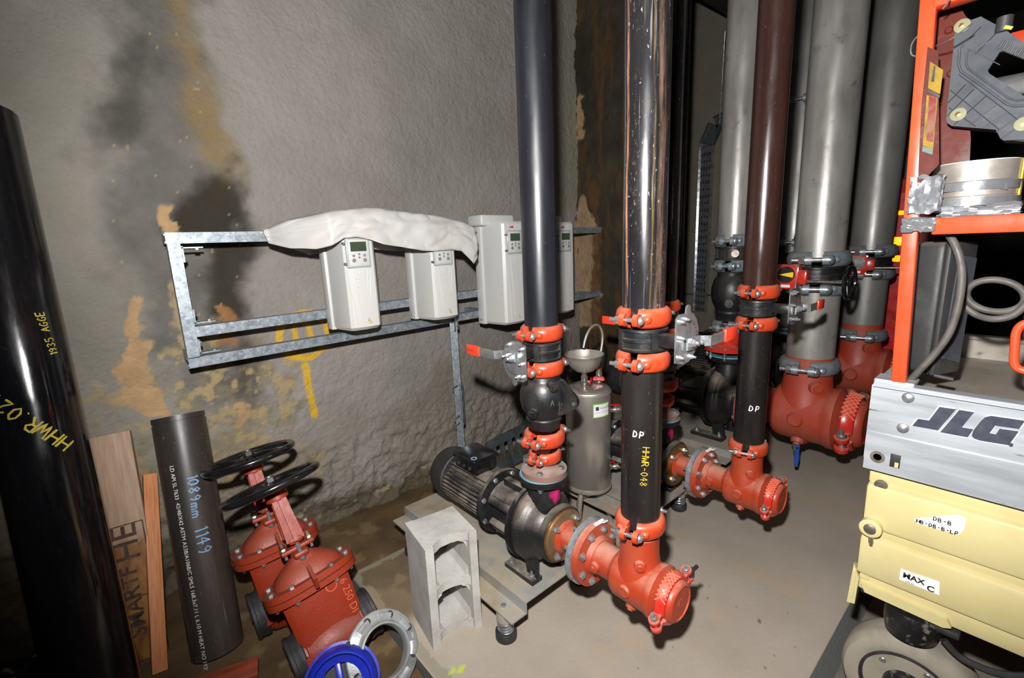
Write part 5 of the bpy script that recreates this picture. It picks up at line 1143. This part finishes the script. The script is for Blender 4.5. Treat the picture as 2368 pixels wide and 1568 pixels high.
# stacked cream scissor profiles and chassis
def bar(y1,z0,z1,x0,x1,nm,mat='cream',bev=.008): b=L_(); b.box(((x0+x1)/2,(LB+y1)/2,(z0+z1)/2),(x1-x0,y1-LB,z1-z0),bev=bev); return b.build(nm,mat,lf,30)
bar(.262,.695,.742,XF+.02,XF+.07,'upper_scissor_arm'); a2=bar(.262,.565,.700,XF+.0,XF+.07,'middle_scissor_arm',bev=.012); bar(.255,.535,.575,XF+.012,XF+.06,'lower_scissor_arm')
bar(.240,.575,.735,2.15,2.2,'rear_scissor_arm','cream')
ch=bar(.262,.415,.54,XF-.004,XF+.04,'chassis_side',bev=.012); bar(.255,.36,.425,XF+.01,XF+.05,'chassis_lower_flange',bev=.006); bar(.25,.35,.50,2.2,2.25,'chassis_far_side')
b=L_(); b.box(((XF+2.22)/2,YE-.035,.46),(.68,.02,.12)); b.box(((XF+2.22)/2,LB*.5,.40),(.5,1.6,.05)); b.build('chassis_cross_member','cream',lf,0)
p=atX(2035,1126,XF); b=L_(); b.lathe([(.0155,0),(.0155,.008),(.013,.011),(.001,.011)],frame((XF+.014,p.y,p.z),(-1,0,0)),24); b.build('arm_pin','steel',lf)
p=atX(2016,1216,XF); b=L_(); b.lathe([(.026,0),(.026,.02),(.020,.022),(.016,.022)],frame((XF,p.y,p.z),(-1,0,0)),28); bs=b.build('pin_boss','cream',lf)
b=L_(); b.lathe([(.0145,0),(.0145,.004),(.011,.006),(.0005,.006)],frame((XF-.021,p.y,p.z),(-1,0,0)),22); b.build('pin_head','steel',bs)
b=L_(); b.lathe([(.006,0),(.006,.02),(.0045,.024),(.004,.03)],frame((XF-.01,p.y-.002,p.z-.025),(0,-.1,-1)),12); b.build('grease_nipple','steel',bs)
q=[atX(x,y,XF-.01) for x,y in((1974,1303),(1985,1340),(1975,1398),(1957,1393))]
b=L_(); b.prism([(v.y,v.z) for v in q],0,.012,frame((XF-.006,0,0),(1,0,0),(0,1,0))); b.box((XF+.09,q[0].y-.004,(q[0].z+q[2].z)/2),(.2,.008,.09)); b.build('corner_bracket','cream',lf,0)
b=L_(); b.prism([(v.y,v.z) for v in [atX(x,y,XF) for x,y in((1990,1345),(2190,1432),(2200,1452),(2180,1450),(2000,1368))]],0,.02,frame((XF-.004,0,0),(1,0,0),(0,1,0))); b.build('tray_edge','cream',lf,0)
def sticker(pts,x,nm,mat,par,off=0): b=L_(); b.prism([(v.y,v.z) for v in [atX(a,b_,x) for a,b_ in pts]],0,.0008,frame((x,0,0),(1,0,0),(0,1,0))); return b.build(nm,mat,par,0)
st=sticker([(2083,1315),(2173,1346),(2172,1377),(2079,1340)],XF-.0052,'load_sticker','sticker',ch)
def tx(txt,px,py,sz,x,mat,par,nm,bold=0,fn=glyphs,mir=-1):
    g=fn(txt,sz,bold) if fn is glyphs else fn(txt,sz,bold); p=atX(px,py,x); vs=[tuple(LM@Vector((x,p.y-a,p.z+b_))) for a,b_ in g[0]]; mark((vs,g[1]),nm,mat,par)
tx('MAX',2087,1334,.021,XF-.0064,'ink',st,'sticker_lettering',.0006); tx('240 lbs',2093,1345,.0065,XF-.0064,'ink',st,'sticker_small_lettering'); tx('C',2142,1364,.022,XF-.0064,'ink',st,'sticker_symbol',.0006)
tg=sticker([(2112,1200),(2128,1198),(2215,1190),(2234,1198),(2230,1224),(2218,1237),(2124,1212)],XF-.0012,'handwritten_tag','sticker',a2)
tx('DB-B',2158,1203,.011,XF-.0022,'ink',tg,'tag_lettering',.0022,hand); tx('HB-DB-B-LP',2119,1208,.0098,XF-.0022,'ink',tg,'tag_lettering',.0022,hand)
# wheel and the greasy motor lump above it
WZ=.10; WY=.115; wr=.162; wh=lambda: MB(LM@frame((XF+.06,WY,WZ),(-1,0,0),(0,1,0)))
b=wh(); b.lathe([(.10,-.05),(wr*.93,-.05),(wr*.985,-.038),(wr,-.02),(wr,.02),(wr*.985,.036),(wr*.93,.05),(wr*.80,.056),(wr*.70,.052),(wr*.68,.046)],n=72); tyr=b.build('tyre','tyre',lf,40)
b=wh(); b.ringl([(wr*.64,.044),(wr*.70,.050),(wr*.70,.054),(wr*.66,.055)],n=64); b.build('wheel_rim','rubber',lf)
b=wh(); b.lathe([(.001,.03),(wr*.66,.034),(wr*.67,.044)],n=60,caps=False); hb=b.build('wheel_hub','hubm',lf)
b=wh(); b.lathe([(.06,.03),(.055,.06),(.04,.07),(.001,.072)],n=40); b.build('hub_cap','grease',lf)
for k in range(5): a=2*PI*k/5+.5; b=wh(); b.lathe([(.011,.034),(.011,.044),(.007,.048)],T(.085*math.cos(a),.085*math.sin(a),0),12); b.build('lug_nut','bolt',hb)
b=L_(); b.lathe([(.04,0),(.058,.008),(.062,.03),(.062,.07),(.055,.085),(.02,.09)],T(XF+.045,.13,.262),36); b.build('drive_motor','grease',lf)
b=L_(); b.box((XF+.04,.20,.352),(.04,.10,.022),bev=.006); b.box((XF+.03,.07,.335),(.035,.08,.02),bev=.006); b.build('motor_bracket','dark',lf)
b=L_(); b.tube(spline([(XF+.03,.06,.30),(XF+.03,.02,.27),(XF+.03,-.05,.275),(XF+.06,-.12,.30)]),.009,8); b.build('hose','rubber',lf)
b=L_(); b.box((XF+.2,-.42,.19),(.3,.62,.36),bev=.01); b.build('chassis_tray','cream',lf)
for (x_,y_) in((2.22,.115),(XF+.06,-1.3),(2.22,-1.3)):
    b=MB(LM@frame((x_,y_,WZ),(-1 if x_<2 else 1,0,0),(0,1,0))); b.lathe([(.02,-.05),(wr*.93,-.05),(wr,-.02),(wr,.02),(wr*.93,.05),(wr*.68,.05),(wr*.6,.034),(.02,.034)],n=40); b.build('wheel','tyre',lf)
b=L_(); b.box(((XF+2.22)/2,.115,WZ),(.62,.05,.05)); b.build('axle','dark',lf,0)
# orange rails
def rail(p0,p1,nm,w=.045,par=lf): p0=Vector(p0);p1=Vector(p1); b=MB(LM@frame(p0,p1-p0,(1,0,0))); b.box((0,0,(p1-p0).length/2),(w,w,(p1-p0).length),bev=.004); return b.build(nm,'lorange',par)
PY=.215; PX=1.545
rail((PX,PY+.006,1.0),(PX,PY+.042,1.93),'corner_post',.031); rail((PX-.003,PY-.02,1.40),(PX-.003,LB,1.40),'side_rail',.040)
rail((PX,PY+.03,1.91),(PX,LB,1.91),'top_rail'); rail((XB,.165,1.96),(XB,LB,1.96),'far_top_rail'); rail((XB,-.9,1.02),(XB,-.9,1.9),'middle_post'); rail((PX,-.9,1.0),(PX,-.9,1.9),'middle_post')
q=[atX(x,y,1.56) for x,y in((2410,505),(2412,640),(2408,725),(2385,742),(2362,752),(2350,770),(2347,800),(2345,835),(2352,850),(2368,857),(2400,862),(2416,880),(2418,950))]
b=L_(); b.tube(spline(q,5),.0085,12); b.build('gate_handle','lorange',lf)
MT['yelf']=surf('faded_yellow_sticker',(140,112,28),.6,spec=.15,c2=(110,88,36),sc=30); MT['redf']=surf('faded_red_sticker',(110,26,30),.6,spec=.15,c2=(120,84,70),sc=30)
# dull red plates
def PL(px,py,Y=.20): return atY(px,py,Y)
def sideplate(pts,X,th,nm,mat,par=lf): b=MB(LM); vv=[atX(a,b_,X) for a,b_ in pts]; b.prism([(v.y,v.z) for v in vv],0,th,frame((X,0,0),(1,0,0),(0,1,0))); return b.build(nm,mat,par,0)
def platepoly(pts,Y,th,nm,mat,par=lf): b=MB(LM); vv=[atY(a,b_,Y) for a,b_ in pts]; b.prism([(v.x,v.z) for v in vv],0,th,frame((0,Y,0),(0,1,0),(1,0,0)) @Matrix.Diagonal((1,-1,1,1))); return b.build(nm,mat,par,0)
pl=sideplate([(2150,-60),(2168,-70),(2235,40),(2272,60),(2235,180),(2245,320),(2238,470),(2130,400),(2122,420)],1.655,.006,'end_plate','brownred')
pl2=sideplate([(2145,108),(2170,118),(2172,380),(2122,430),(2130,250)],1.516,.003,'narrow_angle','brownred')
def onY(pts,Y,nm,mat,par): X=1.5150-(.1887-Y)*.8-(.001 if Y<.1880 else 0); b=MB(LM); vv=[atX(a,b_,X) for a,b_ in pts]; b.prism([(v.y,v.z) for v in vv],0,.0008,frame((X,0,0),(1,0,0),(0,1,0))); return b.build(nm,mat,par,0)
w_=onY([(2151,142),(2181,162),(2174,218),(2146,204)],.1885,'warning_sticker','yelf',pl2); onY([(2160,152),(2163,153),(2160,190),(2153,188)],.1875,'warning_sign','ink',w_)
onY([(2146,206),(2174,220),(2172,226),(2145,212)],.1887,'sticker_border','ink',pl2)
y_=onY([(2143,220),(2168,226),(2158,345),(2134,336)],.1885,'yellow_sticker','yelf',pl2); onY([(2148,222),(2166,226),(2157,328),(2142,324)],.1875,'red_sticker_panel','redf',y_); 
MT['dkg']=surf('dark_green_print',(20,60,40),.5); onY([(2134,337),(2158,345),(2156,358),(2132,350)],.1885,'green_sticker_band','dkg',pl2)
for px,py in((2195,70),(2200,170),(2141,412)): p=atX(px,py,1.655); b=L_(); b.lathe([(.009,0),(.006,.004),(.001,.004)],frame(p,(-1,0,0)),14); b.build('bolt','brownred',pl)
# wire bent round the post
q=[atX(2210,15,1.50),atX(2178,10,1.50),atX(2142,-15,1.51)]
for P,l in(([(2247,55,1.44),(2200,90,1.47),(2170,104,1.50),(2166,106,1.51)],'bent steel wire end lying over the grey plastic carrier'),([(2136,70,1.56),(2112,95,1.57),(2106,115,1.57),(2110,128,1.57),(2128,131,1.56)],'loop of bare wire left of the orange post'),([(2196,-5,1.48),(2190,8,1.49),(2180,20,1.5)],'cut wire end at the top of the orange post')):
    o=MB().tube(spline([tuple(atX(a,b_,c)) for a,b_,c in P],5),.0017,7).build('wire','bolt'); tag(o,l,'wire')
# grey ribbed plastic carrier
def at4(pts,X): return [(v.y,v.z) for v in [atX(a,b_,X) for a,b_ in pts]]
MT['brassw']=surf('yellow_zinc_washer',(120,118,88),.6,.1); MT['yelf']=surf('faded_yellow_sticker',(140,112,28),.6,spec=.15,c2=(110,88,36),sc=30); MT['redf']=surf('faded_red_sticker',(110,26,30),.6,spec=.15,c2=(120,84,70),sc=30)
pc=thing('plastic_carrier','dark grey ribbed plastic carrier hung inside the lift rail at the upper right','carrier',(1.62,.1,1.6)); PM=T(-1.62,-.1,-1.6)
out=[(2208,68),(2214,58),(2268,38),(2320,66),(2368,98),(2440,140),(2440,330),(2368,323),(2322,325),(2313,320),(2303,300),(2200,291),(2190,284),(2188,275),(2205,110)]
h1=[(2285,165),(2315,118),(2440,165),(2440,245),(2368,222)]
def hole_prism(out,hole,X,th):
    # strip between outer and inner outline, built as upper and lower halves
    A=[(2208,68),(2214,58),(2268,38),(2320,66),(2368,98),(2440,140),(2440,165),(2320,118),(2312,120),(2284,163),(2188,275),(2205,110)]
    B=[(2188,275),(2284,163),(2288,170),(2368,222),(2440,262),(2440,330),(2368,323),(2322,325),(2313,320),(2303,300),(2200,291),(2190,284)]
    b=MB(PM)
    for P in(A,B): b.prism(at4(P,X),0,th,frame((X,0,0),(1,0,0),(0,1,0)))
    return b
hole_prism(out,h1,1.60,.012).build('front_panel','plastic',pc,20)
b=MB(PM); P=at4(out,1.612); k=len(P)
b.prism(at4([(2188,275),(2190,284),(2200,291),(2303,300),(2313,320),(2322,325),(2440,330),(2440,322),(2322,317),(2308,292),(2198,284)],1.612),0,.06,frame((1.612,0,0),(1,0,0),(0,1,0))); b.prism(at4([(2208,68),(2205,110),(2188,275),(2196,275),(2212,110)],1.612),0,.06,frame((1.612,0,0),(1,0,0),(0,1,0))); b.build('side_wall','plastic',pc,20)
b=MB(PM)
def rib(p,q,w=1.1,X=1.5985,h=.003):
    A=atX(*p,X);B_=atX(*q,X); b.tube([A,B_],.0011,5)
for a_,b_ in (((2192,238),(2232,196)),((2190,268),(2252,206)),((2206,288),(2280,222)),((2240,291),(2308,240)),((2274,295),(2336,256)),((2303,306),(2368,262)),((2316,320),(2420,250)),((2262,104),(2300,70)),((2240,90),(2268,62))): rib(a_,b_)
for i in range(5): rib((2198+i*2,230-i*18),(2215,215-i*18)) if False else None
rib((2198,208),(2312,300)); rib((2218,172),(2400,312)); rib((2194,248),(2256,292)); rib((2237,112),(2312,150)) ; rib((2255,125),(2310,70)); rib((2222,105),(2236,98)); rib((2240,125),(2290,95))
b.build('ribs','pdark',pc)
b=MB(PM); Q=[tuple(atX(a,c,1.5985)) for a,c in((2230,104),(2219,112),(2217,150),(2222,165),(2270,198),(2330,242),(2348,246),(2440,236))]; b.tube(Q,.0024,6); Q=[tuple(atX(a,c,1.5985)) for a,c in((2243,116),(2236,122),(2234,148),(2238,158),(2330,225),(2350,232),(2440,222))]; b.tube(Q,.002,6); b.build('raised_bead','plastic',pc)
b=MB(PM)
for i in range(15):
    A=atX(2322+i*8.5,92+i*4.0,1.598); B_=atX(2310+i*8.5,112+i*3.4,1.598); b.tube([A,B_],.0022,5)
b.build('grip_ridges','pdark',pc)
for px,py in((2225,60),(2216,265),(2366,287)):
    p=atX(px,py,1.599); b=MB(PM); b.lathe([(.0145,0),(.0145,.002),(.008,.003)],frame(p,(-1,0,0)),24); wv=b.build('washer','brassw',pc); b=MB(PM); b.lathe([(.006,0),(.006,.004),(.001,.005)],frame(p+Vector((-.002,0,0)),(-1,0,0)),6); b.build('screw','brass',wv)
MB(PM).box(atX(2340,200,1.66),(.03,.1,.05),bev=.01).build('inner_grip','pdark',pc)
b=MB(PM@T(*atX(2322,60,1.60))); b.cyl((0,0,-.012),(0,0,.018),.014,n=16); b.build('knob','pdark',pc); b=MB(PM@T(*atX(2332,64,1.585))); b.box((0,0,0),(.004,.014,.006),RX(28)); b.build('yellow_tab','yel',pc)
# silver roll with tape, tape round the post
rp=atX(2252,430,1.66); ry=thing('duct_collar','silver metal collar strapped to the rail with duct tape','collar',T(*rp))
b=MB(); b.lathe([(.078,-.055),(.08,-.055),(.08,-.028),(.078,-.027),(.08,-.026),(.08,.052),(.0775,.052),(.0775,-.05)],n=56,caps=False); b.build('collar_wall','inoxd',ry,50)
b=MB(); b.ringl([(.0735,-.05),(.0765,-.05),(.0765,.054),(.0735,.054)],n=48); b.build('white_liner','sticker',ry)
for a in(-100,-74): b=MB(RZ(a)); b.box((.082,0,.0),(.003,.012,.108)); b.build('yellow_tape','yel',ry,0)
b=MB(); b.ringl([(.0805,-.012),(.0835,-.014),(.084,.006),(.081,.008)],n=40); b.build('tape_band','tape',ry)
b=MB(); b.ringl([(.0805,-.052),(.086,-.054),(.085,-.03),(.081,-.03)],n=40); b.build('tape_band','tape',ry)
def wrap(name,label,pts,r,mat='tape',cat='tape',seed=1,n=14,amp=.35):
    from mathutils import noise as N
    b=MB(); P=[Vector(p) for p in spline(pts,5)]; rr=[r*(.75+.5*abs(N.noise(p*31+Vector((seed,0,0))))) for p in P]; b.tube([tuple(p) for p in P],rr,n)
    c=Vector((0,0,0)); vs=[]
    for v in b.v:
        v=Vector(v); d=Vector((N.noise(v*60),N.noise(v*60+Vector((9,0,0))),N.noise(v*60+Vector((0,9,0)))))*r*amp; vs.append(tuple(v+d))
    b.v=vs; o=b.build(name,mat,None,25); tag(o,label,cat); return o
def sq(name,label,c,d,seed):
    from mathutils import noise as N
    bm=bmesh.new(); bmesh.ops.create_cube(bm,size=1); bmesh.ops.subdivide_edges(bm,edges=bm.edges[:],cuts=9,use_grid_fill=True)
    vs=[]
    for v in bm.verts:
        p=v.co; q=Vector((p.x*d[0],p.y*d[1],p.z*d[2])); n_=Vector((p.x,p.y,0)); n_=n_.normalized() if n_.length>.1 else n_
        k=(N.noise(Vector((p.x*4,p.y*4,p.z*9+seed)))+.6*N.noise(Vector((p.x*9,p.y*9,p.z*22+seed))))*.006; q+=n_*k+Vector((0,0,k)); vs.append(tuple(Vector(c)+q))
    b=MB(); b.v=vs; b.f=[tuple(v.index for v in f.verts) for f in bm.faces]; bm.free(); o=b.build(name,'tape',None,20); return tag(o,label,'tape')
sq('tape_wrap','crinkled silver tape wound round the orange corner post',(PX,PY+.002,1.475),(.056,.056,.085),2)
sq('tape_wrap','loose end of silver tape flaring off the left of the joint of rail and post',(PX-.008,PY+.005,1.405),(.05,.062,.03),5)
sq('tape_wrap','silver tape bundle under the metal collar on the mid rail',(1.62,.125,1.432),(.09,.14,.03),7)
o=MB(); A=[atX(2150,430,1.575),atX(2150,446,1.575),atX(2330,438,1.60),atX(2330,420,1.60)]; o.add([tuple(v) for v in A]+[tuple(v+Vector((.003,0,0))) for v in A],[(0,1,2,3),(7,6,5,4),(0,4,5,1),(1,5,6,2),(2,6,7,3),(3,7,4,0)]); o=o.build('tape_strip','pdark',None,0); tag(o,'dark stretched tape strip across the silver collar','tape')
# control box, cables
cb=thing('control_box','dusty black control box hung behind the orange post','control box',T(1.695,.190,1.005)@RZ(-24))
b=MB(); b.box((0,.0,.178),(.10,.075,.355),bev=.018,seg=4); b.build('box_body','pdark',cb); b=MB(); b.box((.0,-.044,.178),(.104,.014,.35),bev=.006); b.build('box_lid','pdark',cb)
b=MB(); b.ringl([(.0,0)]) if False else None
b=MB(); b.box((.0,-.037,.178),(.105,.003,.345)); b.build('seam','dark',cb,0)
b=MB(); b.prism([(-.03,.05),(.04,.03),(.045,.31),(-.02,.32)],0,.003,frame((0,-.051,0),(0,-1,0),(1,0,0))); b.build('lid_panel','plastic',cb,0)
c1=[(2188,535,1.585),(2205,560,1.575),(2220,600,1.57),(2224,650,1.57),(2215,710,1.57),(2195,770,1.57),(2160,820,1.57),(2125,858,1.57),(2100,885,1.58)]
o=MB().tube(spline([tuple(atX(a,b_,c)) for a,b_,c in c1],5),.0085,12).build('cable','cable'); tag(o,'thick dusty cable hanging in front of the control box','cable')
cc=[]
for i in range(40): a=2*PI*i/39*1.12-2.3; cc.append(tuple(atX(2303+66*math.cos(a),684+36*math.sin(a)+6*math.sin(a*.5),1.72+.01*i/39)))
cc=[tuple(atX(2224,690,1.70)),tuple(atX(2232,705,1.70)),tuple(atX(2250,722,1.71))]+cc[6:]
bb=MB().tube([tuple(atX(2303+68*math.cos(2*PI*i/44),684+37*math.sin(2*PI*i/44+.12),1.70)) for i in range(44)],.0085,12,True); bb.tube(spline([tuple(atX(2226,690,1.71)),tuple(atX(2236,712,1.71)),tuple(atX(2262,730,1.705)),tuple(atX(2300,738,1.69)),tuple(atX(2345,728,1.69)),tuple(atX(2385,690,1.69))],4),.0085,12); o=bb.build('cable','cable'); tag(o,'coiled loop of dusty cable hanging below the orange mid rail','cable')
for px,py in((2262,720),(2358,690)): pass
o=MB().cyl(atX(2160,868,1.60),atX(2205,878,1.60),.006,n=12).build('short_rod','dark'); tag(o,'short grey rod lying on the lift deck behind the post','rod')
# ------------------------------------------------------------------ things in the dark beyond
rb=thing('red_cabinet','dark red cabinet with amber lamps behind the orange post','cabinet',(4.6,.66,-.06))
MB().box((0,0,.85),(.5,.22,1.9),bev=.02).build('cabinet_body','castdk',rb)
MB().box((-.255,0,.85),(.01,.19,1.7)).build('cabinet_door','redh',rb,0)
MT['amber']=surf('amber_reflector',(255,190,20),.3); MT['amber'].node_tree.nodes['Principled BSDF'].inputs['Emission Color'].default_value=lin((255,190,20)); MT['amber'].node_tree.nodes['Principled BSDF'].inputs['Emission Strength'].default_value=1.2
for px,py,w_,h_ in((2071,558,.05,.06),(2069,598,.05,.045),(2086,492,.04,.03)):
    p=atX(px,py,4.335); p.y=min(max(p.y,.58),.73); MB().box(p-Vector((4.6,.66,-.06)),(.01,w_,h_),bev=.003).build('amber_lamp','amber',rb)
def pillar(label,x,y,r,mat='p_greyd'): t=thing('riser_pipe',label,'pipe',T(x,y,-.05)); MB().cyl((0,0,0),(0,0,4.3),r,n=32).build('pipe_wall',mat,t)
pillar('dark grey pipe just left of the orange post, behind the rightmost grey riser',5.05,.80,.11)
def crate(label,x,y,z,d,mat,cat='crate',nm='storage_box'):
    t=thing(nm,label,cat,T(x,y,z)); MB().box((0,0,d[2]/2),d,bev=.01).build('box_body',mat,t); MB().box((0,0,d[2]*.96),(d[0]*1.04,d[1]*1.04,d[2]*.08),bev=.005).build('lid',mat,t)
MT['bbox']=surf('dull_blue_plastic',(30,50,90),.5); MT['cbox']=surf('brown_carton',(120,96,70),.8)
crate('dull blue box far back, seen under the cable coil',4.4,-.75,-.06,(.5,.5,.75),'bbox'); crate('brown carton far back beyond the lift deck',4.5,-.15,-.06,(.45,.4,.95),'cbox')
crate('grey bin in the gloom at the right edge',4.2,-1.3,-.06,(.5,.5,.85),'galvd')
st_=thing('strut_post','pale steel post in the gloom under the orange mid rail','post',T(4.9,-.18,-.06)); b=MB(); strut(b,(0,0,0),(0,0,4.2),.06,(-1,0,0)); b.build('channel','galv',st_,30)
st_=thing('strut_post','thin steel post in the gloom at the top right','post',T(4.7,-.35,-.06)); b=MB(); strut(b,(0,0,0),(0,0,4.2),.05,(-1,0,0)); b.build('channel','dark',st_,30)
